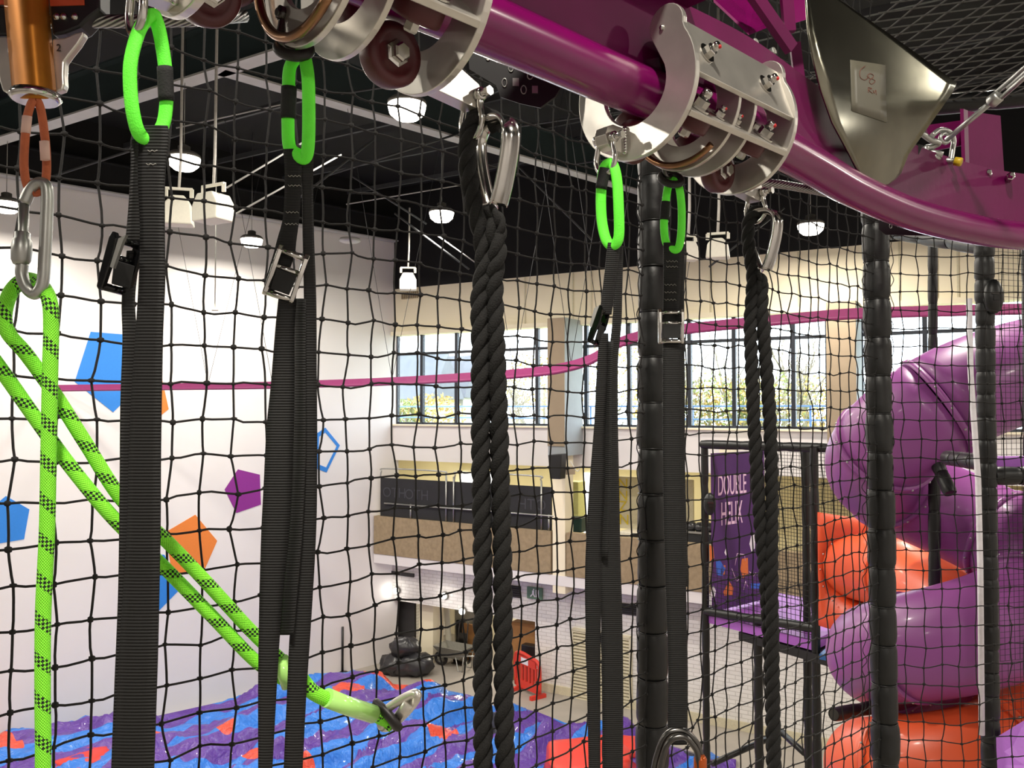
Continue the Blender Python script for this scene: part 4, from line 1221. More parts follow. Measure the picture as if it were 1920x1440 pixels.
# slide tower posts and beams
padded_post('padded_post', 'thick padded post right of the purple slide, beside the white rod', P(1845, 440, 4.75), P(1858, 1480, 4.75), 0.052, 0.13, group='padded posts of the slide tower', seed=7)
padded_post('padded_post', 'padded post rising behind the top of the purple slide', P(1749, 455, 7.1), P(1749, 800, 7.1), 0.04, 0.25, group='padded posts of the slide tower', seed=8)
padded_post('padded_post', 'padded black post between the purple coils, in front of the orange tube', P(1752, 880, 6.6), P(1752, 1110, 6.6), 0.045, 0.3, group='padded posts of the slide tower', seed=9)
padded_post('padded_post', 'padded black post at the right picture edge', P(1932, 440, 5.2), P(1938, 1480, 5.2), 0.05, 0.3, group='padded posts of the slide tower', seed=19)
padded_post('padded_strut', 'short slanted padded strut below the upper purple coil', P(1748, 850, 6.2), P(1782, 925, 6.0), 0.05, 0.14, 'strut', seed=10)
padded_post('padded_beam', 'padded black beam running left from the thick right post', P(1775, 858, 5.6), P(1845, 868, 4.9), 0.05, 0.2, 'beam', seed=11)
padded_post('padded_beam', 'padded black beam at the right picture edge under the purple pad', P(1862, 892, 4.75), P(1960, 892, 4.75), 0.055, 0.2, 'beam', seed=12)
padded_post('padded_beam', 'short padded beam end under the purple coil at lower left of the slide', P(1563, 1340, 6.2), P(1660, 1322, 6.6), 0.05, 0.3, 'beam', seed=13)
padded_post('padded_beam', 'padded beam under the pink overhead track beside the tall right post', P(1640, 430, 6.5), P(1850, 462, 4.85), 0.055, 0.4, 'beam', seed=14)
MBp = MB().box(P(1900, 866, 4.95), (0.13, 0, 0), (0, 0.06, 0), (0, 0, 0.032))
tag(MBp.build('purple_pad', 'floor_purple', bevel=0.012), 'purple foam pad on the beam at the right picture edge', 'pad')
MBp = MB().prism([P(1868, 1400, 4.6), P(1922, 1366, 4.9), P(1990, 1366, 5.0), P(1990, 1480, 4.4), P(1872, 1480, 4.4)], Z * 0.05)
tag(MBp.build('purple_step', 'floor_purple', smooth=False), 'purple foam step in the lower right picture corner', 'step')
tag(MB().tube([P(1817, 560, 4.7), P(1820, 700, 4.7), P(1834, 900, 4.7), P(1838, 1060, 4.7), P(1841, 1378, 4.7)], 0.0155, 10).build('white_rod', 'print_white'), 'thin white plastic rod leaning against the thick right post', 'rod')
clamp(1863, 556, 4.68, 0.1, 'dark oval moulded clamp on the thick right post')
fine_net('fine_safety_net', 'fine black mesh in front of the purple tube at the right picture edge', P(1868, 800, 5.0), P(1960, 800, 5.1), P(1868, 1240, 5).z, P(1868, 450, 5).z, 0.034, 0.0016)
fine_net('fine_safety_net', 'fine black mesh in front of the dark orange tube at lower right', P(1868, 1300, 4.95), P(1960, 1300, 5.05), P(1868, 1470, 4.95).z, P(1868, 1245, 4.95).z, 0.045, 0.0016)

# ================================================================== knotted net around the deck
def knot_net(label, A, B, z0, z1, sxx, szz, seed, r=0.0023, edge=None, jit=0.75):
    rnd = random.Random(seed)
    A, B = Vector(A), Vector(B)
    d = B - A; d.z = 0; Ln = d.length; d.normalize(); nrm = d.cross(Z)
    nc = int(round(Ln / sxx)); nr = int(round((z1 - z0) / szz))
    t = thing('knotted_net', label, 'net', V3(A.x, A.y, z0), 'knotted safety net panels')
    K = []
    for i in range(nc + 1):
        col = []
        for j_ in range(nr + 1):
            s = Ln * i / nc; z = z0 + (z1 - z0) * j_ / nr
            jx, jz, jn = rnd.gauss(0, 0.0045) * jit, rnd.gauss(0, 0.0045) * jit, rnd.gauss(0, 0.006) * jit
            jx += 0.012 * noise.noise(V3(s * 2, z * 2.5, seed)) * jit
            jz += 0.02 * noise.noise(V3(s * 2.5, z * 1.5, seed + 9)) * jit
            bow = 0.03 * math.sin(pi * i / nc) * noise.noise(V3(s * 1.5, z * 1.2, seed + 3))
            col.append(A + d * (s + jx) + nrm * (jn + bow) + V3(0, 0, z - A.z + jz))
        K.append(col)
    def cord(pts_):
        out = []
        for a, b_ in zip(pts_, pts_[1:]):
            out.append(a)
            m_ = (a + b_) / 2 + V3(rnd.gauss(0, .002), rnd.gauss(0, .002), rnd.gauss(0, .0022) - 0.0012)
            out.append(a + (m_ - a) * 0.6 + V3(0, 0, rnd.gauss(0, 0.0012)))
            out.append(m_ + (b_ - m_) * 0.5)
        out.append(pts_[-1])
        return out
    for i in range(nc + 1):
        MB().tube(cord(K[i]), r, 5).build('vertical_cord', 'cord_black', t)
    for j_ in range(nr + 1):
        MB().tube(cord([K[i][j_] for i in range(nc + 1)]), r, 5).build('cross_cord', 'cord_black', t)
    mb = MB()
    for col in K:
        for p in col:
            mb.ball(p, r * 2.3, 6, (1.15 + rnd.uniform(-.2, .3), 1.1, 1.0 + rnd.uniform(-.2, .4)))
    mb.build('knots', 'cord_black', t, kind='stuff')
    return t
def nY(x):
    return 109.2 / (0.0302 * (2650 - x))
def n2(x, Y): return V3((x - 960) / F * Y, Y)
nA = n2(-150, nY(-150)); nB = n2(1205, 2.50); nC = n2(1640, 3.42)
nD = n2(2010, 3.5)
knot_net('coarse knotted black net filling the view left of the first padded post', nA + Z * (CAMZ - 1.35), nB + Z * (CAMZ - 1.35), CAMZ - 1.35, CAMZ + 1.45, 0.0635, 0.0705, 3)
knot_net('coarse knotted black net between the two padded net posts', n2(1232, 2.54) + Z * CAMZ, nC + Z * CAMZ, CAMZ - 1.7, CAMZ + 1.9, 0.068, 0.0705, 5)
knot_net('coarse knotted black net right of the second padded post, before the purple slide', n2(1660, 3.46) + Z * CAMZ, nD + Z * CAMZ, CAMZ - 1.75, CAMZ + 0.72, 0.0755, 0.0765, 8)
# padded net posts
padded_post('net_post', 'padded black net post behind the fourth strap, left of the thinner rope', P(1228, -330, 2.55), P(1222, 1620, 2.55), 0.049, 0.137, group='padded net posts', seed=21)
padded_post('net_post', 'padded black net post in front of the purple slide', P(1640, 350, 3.46), P(1662, 1500, 3.46), 0.054, 0.16, group='padded net posts', seed=22)
# lacing cords on the posts
def lacing(px, Y, r, y0, y1, n, label, seed):
    rnd = random.Random(seed)
    pts_ = []
    for k in range(n):
        f_ = k / (n - 1)
        an = pi + 0.6 * math.sin(k * 1.9) + rnd.uniform(-.2, .2)
        p = P(px, y0 + (y1 - y0) * f_, Y)
        pts_.append(p + V3(math.cos(an) * (r + .004), -abs(math.sin(an)) * (r + .004) * 0.6, 0))
    tag(MB().tube(catmull(pts_, 4), 0.0017, 5).build('lacing_cord', 'cord_black'), label, 'cord')
lacing(1226, 2.55, 0.049, 300, 1440, 60, 'thin black lacing cord tying the net to the post by the fourth strap', 1)
lacing(1642, 3.46, 0.054, 440, 1440, 60, 'thin black lacing cord tying the net to the post before the slide', 2)
lacing(1655, 3.42, -0.054, 440, 1440, 60, 'thin black lacing cord on the right side of the post before the slide', 3)
# horizontal roof net over the deck at upper right
def roof_net():
    z = CAMZ + 1.85
    o = PZ(1560, 215, z)
    t = thing('roof_net', 'black net ceiling stretched above the deck at upper right', 'net', o)
    dx = V3(0.96, -0.28).normalized(); dy = V3(0.12, -1.0).normalized(); o = o - dx * 0.25
    for k in range(24):
        a = o - dx * 0.25 + dy * 0.1 * k
        MB().tube([a + Z * rr * .008 * random.gauss(0, 1) + dx * 3.2 * q for q, rr in ((0, 0), (.2, 1), (.4, 1), (.6, 1), (.8, 1), (1, 0))], 0.0042, 5).build('cross_cord', 'cord_grey', t)
    for k in range(30):
        a = o - dx * 0.2 + dx * 0.1 * k
        MB().tube([a + Z * rr * .008 * random.gauss(0, 1) + dy * 2.35 * q for q, rr in ((0, 0), (.2, 1), (.4, 1), (.6, 1), (.8, 1), (1, 0))], 0.0042, 5).build('long_cord', 'cord_grey', t)
    padded_post('padded_rail', 'padded black rail holding the far edge of the net ceiling at upper right', o - dx * 0.3, o + dx * 3.0, 0.06, 0.5, 'rail', seed=31)
roof_net()
# ================================================================== overhead track with trolleys
TZ = CAMZ + 0.58
TR_ = 0.0445
def tubept(px, py): return PZ(px, py, TZ)
T0 = V3(0.0049, 1.285, TZ)
TD = V3(0.72, 0.694).normalized()
TU = V3(TD.y, -TD.x)                # sideways, towards the viewer's right
a_left = T0 - TD * 1.1
ctrl = [a_left, a_left + TD * 0.5, T0, T0 + TD * 0.32, P(1395, 243, 1.735), P(1507, 302, 1.95), P(1600, 355, 2.14), P(1700, 398, 2.33), P(1800, 425, 2.5), P(1900, 441, 2.64), P(2020, 446, 2.76)]
tpath = catmull(ctrl, 10)
trk = thing('track_tube', 'glossy purple overhead track tube running across the top of the picture', 'track', a_left)
MB().tube(tpath, TR_, 36).build('tube', 'purple', trk)
# fin plate standing on the tube, welded seam
n_ = len(tpath)
def ribbon_up(path, z0, z1, th):
    vs = []; fs = []
    for i, p in enumerate(path):
        d = path[min(i + 1, len(path) - 1)] - path[max(i - 1, 0)]; d.z = 0; d.normalize(); s_ = d.cross(Z)
        h0 = z0(i) if callable(z0) else z0; h1 = z1(i) if callable(z1) else z1
        for (a, h) in ((-1, h0), (1, h0), (1, h1), (-1, h1)):
            vs.append(p + s_ * th / 2 * a + Z * h)
    for i in range(len(path) - 1):
        for k in range(4):
            fs.append((i * 4 + k, i * 4 + (k + 1) % 4, i * 4 + 4 + (k + 1) % 4, i * 4 + 4 + k))
    fs += [(3, 2, 1, 0), tuple(range(4 * len(path) - 4, 4 * len(path)))]
    return MB().add(vs, fs, True)
ribbon_up(tpath, 0.03, 0.2, 0.012).build('fin_plate', 'purple_flat', trk)
mbw = MB()
for i in range(0, n_, 1):
    mbw.ball(tpath[i] + Z * TR_ + V3(random.uniform(-.002, .002), random.uniform(-.002, .002), 0) - TU * 0.0, 0.006, 6, (1.6, 1.6, .6))
mbw.build('weld_bead', 'purple', trk, kind='stuff')
# bolts on the low fin at right
for px, py in ((1850, 328), (1893, 333)):
    c = P(px, py, 2.6)
    b_ = MB(); ax = V3(-0.35, -0.93, 0).normalized()
    b_.lathe([(0.013, -0.02), (0.013, 0.02), (0.010, 0.022), (0.010, 0.034), (0.006, 0.04)], c, ax, 6)
    b_.build('bolt', 'steel', trk, smooth=False)

# upper structure: purple beams above the fin
t = thing('support_frame', 'purple welded steel frame above the track tube at the top edge', 'frame', P(1400, 20, 2.2))
MB().prism([P(1338, 4, 2.2), P(1404, 66, 2.15), P(1448, 48, 2.25), P(1430, -50, 2.45), P(1385, -60, 2.45)], V3(0, 0.004, 0.012)).build('under_plate', 'purple', t, smooth=False)
MB().prism([P(1476, -30, 2.3), P(1482, 46, 2.25), P(1520, 34, 2.25), P(1520, -40, 2.3)], V3(0, 0.012, 0.004)).build('under_plate', 'purple', t, smooth=False)
MB().bar(P(1392, -40, 2.08), P(1484, 92, 2.16), 0.02, 0.036).build('brace', 'purple_flat', t)
MB().bar(P(1472, -40, 2.2), P(1480, 60, 2.2), 0.02, 0.03).build('brace', 'purple_flat', t)
fpth = [p for p in tpath if p.x < 0.36]
sd_ = []
for p in fpth: sd_.append(p + Z * 0.2)
strip(sd_, 0.22, 0.012).build('shade_flange', 'purple_flat', t)  # added flange, overhangs the fin plate to keep it in shade
MB().bar(P(1490, 80, 2.35), P(1500, 160, 2.35), 0.012, 0.03).build('tab', 'purple_flat', t)
# bracket flange at right
t = thing('purple_bracket', 'purple steel bracket standing behind the turnbuckle at upper right', 'bracket', P(1840, 330, 2.85))
q = [P(1808, 207, 2.8), P(1876, 217, 2.9), P(1884, 340, 2.9), P(1812, 330, 2.8)]
MB().prism(q, V3(0.02, 0.1, 0) * 0.12).build('flange', 'purple_flat', t, smooth=False)
q = [P(1800, 204, 2.72), P(1808, 207, 2.8), P(1812, 345, 2.8), P(1804, 330, 2.72)]
MB().prism(q, V3(0.012, 0.0, 0)).build('edge_plate', 'purple_flat', t, smooth=False)
q = [P(1735, 235, 2.85), P(1806, 225, 2.85), P(1806, 272, 2.85), P(1752, 282, 2.85)]
MB().prism(q, V3(0, 0.012, 0)).build('arm', 'purple_flat', t, smooth=False)

def hexnut(mb, o, ax, r, h):
    mb.lathe([(r, 0), (r, h * 0.9), (r * 0.85, h)], o, ax, 6)
def nut(parent, o, ax, r, mark=True):
    mb = MB()
    ax = Vector(ax).normalized()
    mb.lathe([(r * 1.5, 0), (r * 1.5, r * 0.22)], o, ax, 16)
    hexnut(mb, o + ax * r * 0.22, ax, r, r * 1.0)
    nb = mb.build('nut', 'steel', parent, smooth=False)
    cp = MB().lathe([(r * 0.62, 0), (r * 0.62, r * 0.8), (r * 0.5, r * 1.0), (0.0001, r * 1.05)], o + ax * r * 1.2, ax, 14).build('stud', 'steel', nb)
    if mark:
        x = ax.orthogonal().normalized()
        MB().ball(o + ax * r * 1.9 + (TU * 0.6 - Z * 0.5).normalized() * r * 0.5, r * 0.3, 8).build('paint_mark', 'red_mark', nb)
def shackle(label, pin, axis, drop, wid, r, group='steel bow shackles', m='steel'):
    axis = Vector(axis).normalized()
    t = thing('bow_shackle', label, 'shackle', pin - Z * drop, group)
    hw = wid / 2
    pts_ = [pin + axis * hw, pin + axis * hw * 0.98 - Z * drop * 0.25, pin + axis * hw * 1.2 - Z * drop * 0.55, pin + axis * hw * 1.05 - Z * drop * 0.8, pin + axis * hw * 0.6 - Z * drop * 0.96, pin - Z * drop]
    pts_ = pts_ + [Vector(2 * (pin + (p - pin) - (p - pin).dot(axis) * axis) - p) for p in reversed(pts_[:-1])]
    MB().tube(catmull(pts_, 5), r, 10).build('bow', m, t)
    for sg in (-1, 1):
        MB().lathe([(r * 1.0, -r * 1.2), (r * 2.0, -r * 0.9), (r * 2.0, r * 0.9), (r * 1.0, r * 1.2)], pin + axis * hw * sg, axis, 16).build('eye', m, t)
    MB().cyl(pin - axis * (hw + r * 1.6), pin + axis * (hw + r * 3.2), r * 1.05, 12).build('pin', m, t)
    MB().lathe([(r * 1.5, 0), (r * 1.5, r * 1.4)], pin + axis * (hw + r * 3.0), axis, 6).build('pin_head', m, t, smooth=False)
    return t

LT = 0.347; RO = 0.132; RI = 0.070
def arcp(r, a0, a1, n):
    return [(r * math.cos(math.radians(a0 + (a1 - a0) * k / n)), r * math.sin(math.radians(a0 + (a1 - a0) * k / n))) for k in range(n + 1)]
def trolley(O, label, wires):
    O = Vector(O)
    def Q(s, a, b_): return O + TD * s + TU * a + Z * b_
    t = thing('track_trolley', label, 'trolley', Q(LT / 2, 0, -0.14), 'silver trolleys on the purple track')
    Lc = (0.115 * math.cos(math.radians(52)), 0.115 * math.sin(math.radians(52)))
    lobe = [(Lc[0] + 0.036 * math.cos(math.radians(a)), Lc[1] + 0.036 * math.sin(math.radians(a))) for a in range(215, -11, -15)]
    mid = (RO + RI) / 2; cr = (RO - RI) / 2
    endc = (mid * math.cos(math.radians(-205)), mid * math.sin(math.radians(-205)))
    cap = [(endc[0] + cr * math.cos(math.radians(a)), endc[1] + cr * math.sin(math.radians(a))) for a in range(155, -26, -20)]
    prof = arcp(RO, 34, -205, 40) + cap[1:-1] + arcp(RI, -205, 18, 36) + lobe
    for s, nm in ((-0.006, 'front_plate'), (LT - 0.006, 'rear_plate')):
        pl = MB().prism([Q(s, a, b_) for a, b_ in prof], TD * 0.012).build(nm, 'alu', t, bevel=0.0015)
        MB().ball(Q(s - 0.001, Lc[0] - 0.008, Lc[1] - 0.004), 0.005, 8).build('rivet', 'steel', pl)
    rp_ = arcp(0.120, 40, -200, 36) + arcp(0.072, -200, 40, 34)
    for s in (0.44, 0.60):
        MB().prism([Q(LT * s, a, b_) for a, b_ in rp_], TD * 0.009).build('middle_rib', 'alu', t, bevel=0.001)
    MB().tube([Q(LT * 0.40, a, b_) for a, b_ in arcp(0.112, -52, -185, 26)], 0.0065, 10).build('hanger_ring', 'bronze_lip', t)
    # upper and lower side bars
    def barxs(p0, p1, th, nm):
        d = Vector((p1[0] - p0[0], p1[1] - p0[1])); nn = Vector((-d.y, d.x)).normalized() * th
        q = [p0, p1, (p1[0] + nn.x, p1[1] + nn.y), (p0[0] + nn.x, p0[1] + nn.y)]
        MB().prism([Q(0.006, a, b_) for a, b_ in q], TD * (LT - 0.012)).build(nm, 'alu', t, bevel=0.0012)
    barxs((0.129, -0.006), (0.094, 0.098), 0.010, 'upper_bar')
    barxs((0.070, -0.022), (0.116, -0.070), -0.011, 'lower_bar')
    n_up = (TU * 0.948 + Z * 0.319).normalized()
    for s in (0.16, 0.74):
        nut(t, Q(LT * s, 0.1125, 0.044), n_up, 0.0125)
    n_lo = (TU * 0.722 + Z * 0.692).normalized()
    for s, r in ((0.15, 0.0155), (0.34, 0.0095), (0.50, 0.0095), (0.80, 0.0145)):
        nut(t, Q(LT * s, 0.096, -0.048), n_lo, r, r < 0.012 or s > 0.5)
    # maroon wheels around the tube
    def wheel(s, ang, r, w_, rad):
        an = math.radians(ang)
        c = Q(LT * s, rad * math.cos(an), rad * math.sin(an))
        ax = (TU * -math.sin(an) + Z * math.cos(an)).normalized()
        wh = MB().lathe([(r * 0.3, -w_ / 2), (r * 0.62, -w_ / 2), (r * 0.66, -w_ / 2 - 0.002), (r * 0.94, -w_ / 2), (r, -w_ / 2 + 0.005), (r, w_ / 2 - 0.005), (r * 0.94, w_ / 2), (r * 0.66, w_ / 2 + 0.002), (r * 0.62, w_ / 2), (r * 0.3, w_ / 2)], c, ax, 32).build('wheel', 'maroon', t)
        for sg in (-1, 1):
            MB().lathe([(r * 0.42, 0), (r * 0.42, 0.003), (r * 0.30, 0.004), (r * 0.30, 0.014), (r * 0.24, 0.017)], c + ax * sg * w_ / 2, ax * sg, 6).build('axle_bolt', 'steel', wh, smooth=False)
    for s in (0.24, 0.80):
        wheel(s, 62, 0.040, 0.036, TR_ + 0.041)
        wheel(s, -38, 0.036, 0.040, TR_ + 0.038)
        wheel(s, 205, 0.034, 0.036, TR_ + 0.036)
    wheel(0.10, -112, 0.040, 0.03, TR_ + 0.046)
    wheel(0.82, -96, 0.044, 0.03, TR_ + 0.05)
    # lugs
    lf = [(0.0, -0.072), (-0.034, -0.072), (-0.050, -0.080), (-0.056, -0.095), (-0.050, -0.110), (-0.034, -0.118), (0.0, -0.118)]
    MB().prism([Q(s - 0.006, -0.046, b_) for s, b_ in lf], TU * 0.026).build('front_lug', 'alu', t, bevel=0.001)
    mbw = MB()
    for k in range(9):
        mbw.ball(Q(-0.009, -0.018, -0.074 - 0.0052 * k), 0.0055, 8)
    mbw.build('weld_bead', 'steel', t, kind='stuff')
    lr = [(0.0, -0.126), (0.0, -0.076), (0.05, -0.082), (0.085, -0.096), (0.096, -0.112), (0.094, -0.126), (0.08, -0.134)]
    MB().prism([Q(LT + s + 0.004, -0.022, b_) for s, b_ in lr], TU * 0.026).build('rear_lug', 'alu', t, bevel=0.001)
    # hanger eye under the middle ribs
    return t, Q
tA, QA = trolley((-0.366, 0.930, TZ), 'silver C-shaped track trolley at the top, cut by the upper picture edge', None)
tB, QB = trolley((0.224, 1.490, TZ), 'silver C-shaped track trolley right of the picture middle', None)
# top bolts on the right trolley's fin side
for px, py, Y in ((1262, 8, 1.62), (1402, 88, 1.88), (1436, 104, 1.95)):
    c = P(px, py, Y)
    b_ = MB(); ax = (TU * 1.0 + Z * 0.2).normalized()
    b_.lathe([(0.006, -0.03), (0.006, -0.008), (0.014, -0.008), (0.014, 0.006), (0.010, 0.008), (0.010, 0.022), (0.008, 0.024)], c, ax, 10)
    tag(b_.build('fin_bolt', 'galv', smooth=False), {1262: 'shiny hex bolt above the top lobe of the right trolley', 1402: 'hex bolt on the fin just above the right trolley, left of its pair', 1436: 'hex bolt on the fin just above the right trolley, right of its pair'}[px], 'bolt')

# shackles
sh1 = QA(-0.046, -0.033, -0.097); sh3 = QB(-0.046, -0.033, -0.097)
shackle('steel bow shackle holding the first green loop at the upper left', sh1, TU, 0.062, 0.036, 0.0050)
shackle('steel bow shackle holding the third green loop under the right trolley', sh3, TU, 0.062, 0.036, 0.0050)
sr1 = QA(LT + 0.086, -0.009, -0.114); sr2 = QB(LT + 0.086, -0.009, -0.114)
shackle('steel bow shackle holding the thimble of the big rope', sr1, TU, 0.062, 0.038, 0.0050)
shackle('steel bow shackle holding the thimble of the thinner right rope', sr2, TU, 0.062, 0.038, 0.0050)
sm2 = QA(LT * 0.40, -0.055, -0.098); sm4 = QB(LT * 0.40, -0.055, -0.098)
shackle('dark steel shackle on the hanger ring above the second green loop', P(541, 30, 1.09), TD, 0.045, 0.020, 0.0048, m='steel_dark')
shackle('dark steel shackle on the hanger ring above the fourth green loop', P(1252, 290, 1.65), TD, 0.045, 0.020, 0.0048, m='steel_dark')
for (px, py, Y, lb) in ((545, 92, 1.09, 'black rubber ring joining the shackle and the second green loop'), (1252, 336, 1.65, 'black rubber ring joining the shackle and the fourth green loop')):
    c = P(px + 6, py, Y)
    ax = V3(1, 0.25, 0.25)
    k = Y / 1.09 * 0.9 if Y < 1.3 else 1.15
    x = V3(1, 0, -0.15).normalized(); y = V3(0, 0.6, 0.8).normalized()
    tag(MB().tube([c + x * 0.021 * math.cos(a) + y * 0.016 * math.sin(a) for a in [2 * pi * k_ / 20 for k_ in range(20)]], 0.0075, 10, closed=True).build('rubber_ring', 'rubber'), lb, 'ring')

# ------------------------------------------------------------------ green loops, straps, buckles
def loop_ring(parent, pts_, Y, wpx, m='lime_web', dpt=None):
    path = [P(x, y, Y + (d if d else 0)) for x, y, d in pts_]
    path = catmull(path, 8, closed=True)
    w_ = wpx * Y / F / 2
    MB().tube(path, w_, 14, closed=True, ell=(0.42, 1.0), ref=None).build('green_loop', m, parent)
def flat_loop(parent, pts_, Y, wpx):
    # flattened tubular webbing: wide face turned to the viewer
    path = catmull([P(x, y, Y + d) for x, y, d in pts_], 8, closed=True)
    m_ = len(path)
    n = 14
    w_ = wpx * Y / F / 2
    vs = []; fs = []
    for i in range(m_):
        t_ = (path[(i + 1) % m_] - path[i - 1]).normalized()
        s_ = t_.cross(V3(0, 1, 0))
        if s_.length < 1e-4: s_ = V3(1, 0, 0)
        s_.normalize(); dn = s_.cross(t_)
        for k in range(n):
            an = 2 * pi * k / n
            vs.append(path[i] + s_ * math.cos(an) * w_ + dn * math.sin(an) * w_ * 0.55)
    for i in range(m_):
        j_ = (i + 1) % m_
        for k in range(n):
            fs.append((i * n + k, i * n + (k + 1) % n, j_ * n + (k + 1) % n, j_ * n + k))
    MB().add(vs, fs).build('green_loop', 'lime_web', parent)
def sleeve(parent, a, b_, Y, wpx):
    pa_, pb_ = P(a[0], a[1], Y), P(b_[0], b_[1], Y)
    w_ = wpx * Y / F / 2
    pts_ = [pa_ + (pb_ - pa_) * k / 6 for k in range(7)]
    MB().tube(pts_, w_, 16, ell=(1.0, 0.7), ref=(1, 0, 0)).build('black_sleeve', 'black_sleeve', parent)
def web(parent, rows, Y, th=0.0028, tilt=0.0, name='webbing'):
    rs = catmull([V3(y, xl, xr) for y, xl, xr in rows], 8)
    g_ = []; uv = []
    L_ = 0
    last = None
    for q in rs:
        y, xl, xr = q
        a = P(xl, y, Y - tilt); b_ = P(xr, y, Y + tilt)
        if last is not None:
            L_ += (a - last).length
        last = a
        g_.append([a + (b_ - a) * k / 4 + V3(0, -0.0012 * math.sin(pi * k / 4), 0) for k in range(5)])
        uv.append([(k / 4, L_) for k in range(5)])
    return MB().grid(g_, uvs=uv).build(name, 'webbing', parent, solid=th)
def stitches(parent, pts_, Y, wpx):
    for (x, y) in pts_:
        mb = MB()
        for k in range(7):
            a = P(x - wpx / 2 + wpx * k / 7, y - 1.5 + (k % 2) * 3, Y - 0.0035); b_ = P(x - wpx / 2 + wpx * (k + 1) / 7, y + 1.5 - (k % 2) * 3, Y - 0.0035)
            mb.tube([a, b_], 0.0005, 4)
        mb.build('stitching', 'stitch', parent)
def buckle(parent, cpx, cpy, w_px, h_px, Y, ang, m, yaw=0.0):
    # cam buckle: two rounded side cheeks joined by three bars
    c = P(cpx, cpy, Y)
    k = Y / F
    y = V3(-math.sin(ang), 0, math.cos(ang))
    x = V3(math.cos(ang) * math.cos(yaw), math.sin(yaw), math.sin(ang) * math.cos(yaw))
    nrm = x.cross(y)
    hw, hh = w_px * k / 2, h_px * k / 2
    bo_ = None
    for sg in (-1, 1):
        poly = []
        for a, b_ in ((-0.9, -0.25), (-1.0, 0.0), (-0.9, 0.22), (-0.4, 0.30), (0.2, 0.42), (0.8, 0.34), (1.0, 0.1), (1.0, -0.12), (0.8, -0.28), (0.2, -0.30), (-0.4, -0.30)):
            poly.append(c + x * sg * hw - x * 0.0032 + y * a * hh + nrm * (b_ * hh * 0.55))
        o_ = MB().prism(poly, x * 0.0064).build('buckle_cheek', m, parent, bevel=0.0014)
        bo_ = bo_ or o_
    for f_, r in ((0.80, 0.0042), (0.18, 0.0046), (-0.84, 0.0044)):
        MB().cyl(c - x * hw + y * hh * f_, c + x * hw + y * hh * f_, r, 10).build('buckle_bar', m, parent)
    MB().prism([c - x * hw * 0.8 + y * hh * 0.1 + nrm * 0.004, c + x * hw * 0.8 + y * hh * 0.1 + nrm * 0.004, c + x * hw * 0.7 - y * hh * 0.7 + nrm * 0.007, c - x * hw * 0.7 - y * hh * 0.7 + nrm * 0.007], nrm * 0.003).build('cam_lever', 'webbing', parent, bevel=0.001)
G_ = 'hanging straps with green loops'
# first strap
Y1 = 0.925
t = thing('hanging_strap', 'widest black webbing strap on a green loop, leftmost of the four', 'strap', P(255, 1460, Y1), G_)
flat_loop(t, [(284, 28, 0), (262, 55, -0.008), (246, 110, -0.012), (244, 160, -0.012), (250, 215, -0.010), (262, 252, -0.004), (283, 258, 0.004), (305, 235, 0.012), (312, 190, 0.014), (311, 140, 0.014), (303, 80, 0.012), (294, 42, 0.006)], Y1, 27)
sleeve(t, (309, 126), (312, 190), Y1 + 0.013, 30)
web(t, [(236, 264, 314), (262, 262, 316), (330, 260, 309), (430, 264, 308), (520, 262, 309), (620, 256, 305), (720, 249, 303), (850, 243, 301), (1000, 239, 300), (1200, 226, 296), (1330, 219, 292), (1480, 210, 287)], Y1, tilt=-0.004)
web(t, [(262, 247, 268), (330, 246, 264), (430, 238, 268), (460, 232, 262)], Y1 + 0.008, tilt=0.008)
web(t, [(470, 238, 262), (560, 229, 252), (640, 230, 256), (760, 226, 252), (900, 225, 248), (1100, 222, 250), (1300, 214, 246), (1480, 207, 240)], Y1 + 0.012, tilt=0.006)
buckle(t, 226, 497, 56, 112, Y1 - 0.002, -0.24, 'buckle_black', yaw=1.15)
MB().prism([P(x, y, Y1 - 0.024) for x, y in ((206, 500), (222, 447), (236, 440), (230, 452), (212, 503))], V3(0.001, 0.004, 0)).build('edge_highlight', 'galv', t, smooth=False)  # pale sliver shaped as the highlight along the glossy black buckle
stitches(t, [(292, 283), (289, 308)], Y1, 30)
# second strap
Y2 = 1.093
t = thing('hanging_strap', 'black webbing strap on a green loop, second of the four, with open buckle', 'strap', P(540, 1460, Y2), G_)
flat_loop(t, [(568, 100, 0), (556, 108, 0.004), (543, 130, 0.008), (541, 180, 0.010), (540, 230, 0.010), (543, 275, 0.006), (558, 290, 0), (572, 296, -0.004), (578, 270, -0.008), (579, 200, -0.008), (577, 140, -0.006)], Y2, 25)
sleeve(t, (542, 163), (540, 222), Y2 + 0.009, 30)
web(t, [(280, 531, 563), (320, 534, 566), (400, 532, 562), (450, 520, 556), (480, 512, 552), (520, 500, 538), (545, 500, 532)], Y2, tilt=0.002)
web(t, [(290, 560, 588), (350, 566, 586), (450, 568, 588), (560, 570, 592), (700, 571, 593), (850, 570, 594), (1000, 562, 592), (1180, 544, 582), (1300, 538, 574), (1480, 530, 565)], Y2 + 0.010, tilt=0.005)
web(t, [(560, 522, 556), (620, 516, 552), (720, 508, 552), (800, 500, 551), (900, 495, 548), (1000, 490, 542), (1100, 487, 532), (1200, 485, 524), (1300, 484, 518), (1480, 484, 508)], Y2, tilt=0.004)
web(t, [(560, 552, 572), (700, 553, 572), (850, 548, 572), (1000, 535, 566), (1120, 520, 556), (1190, 516, 550)], Y2 + 0.006, tilt=-0.01)
buckle(t, 536, 515, 50, 100, Y2 - 0.006, -0.33, 'steel', yaw=0.3)
stitches(t, [(552, 330), (552, 348), (548, 398), (546, 420)], Y2, 24)
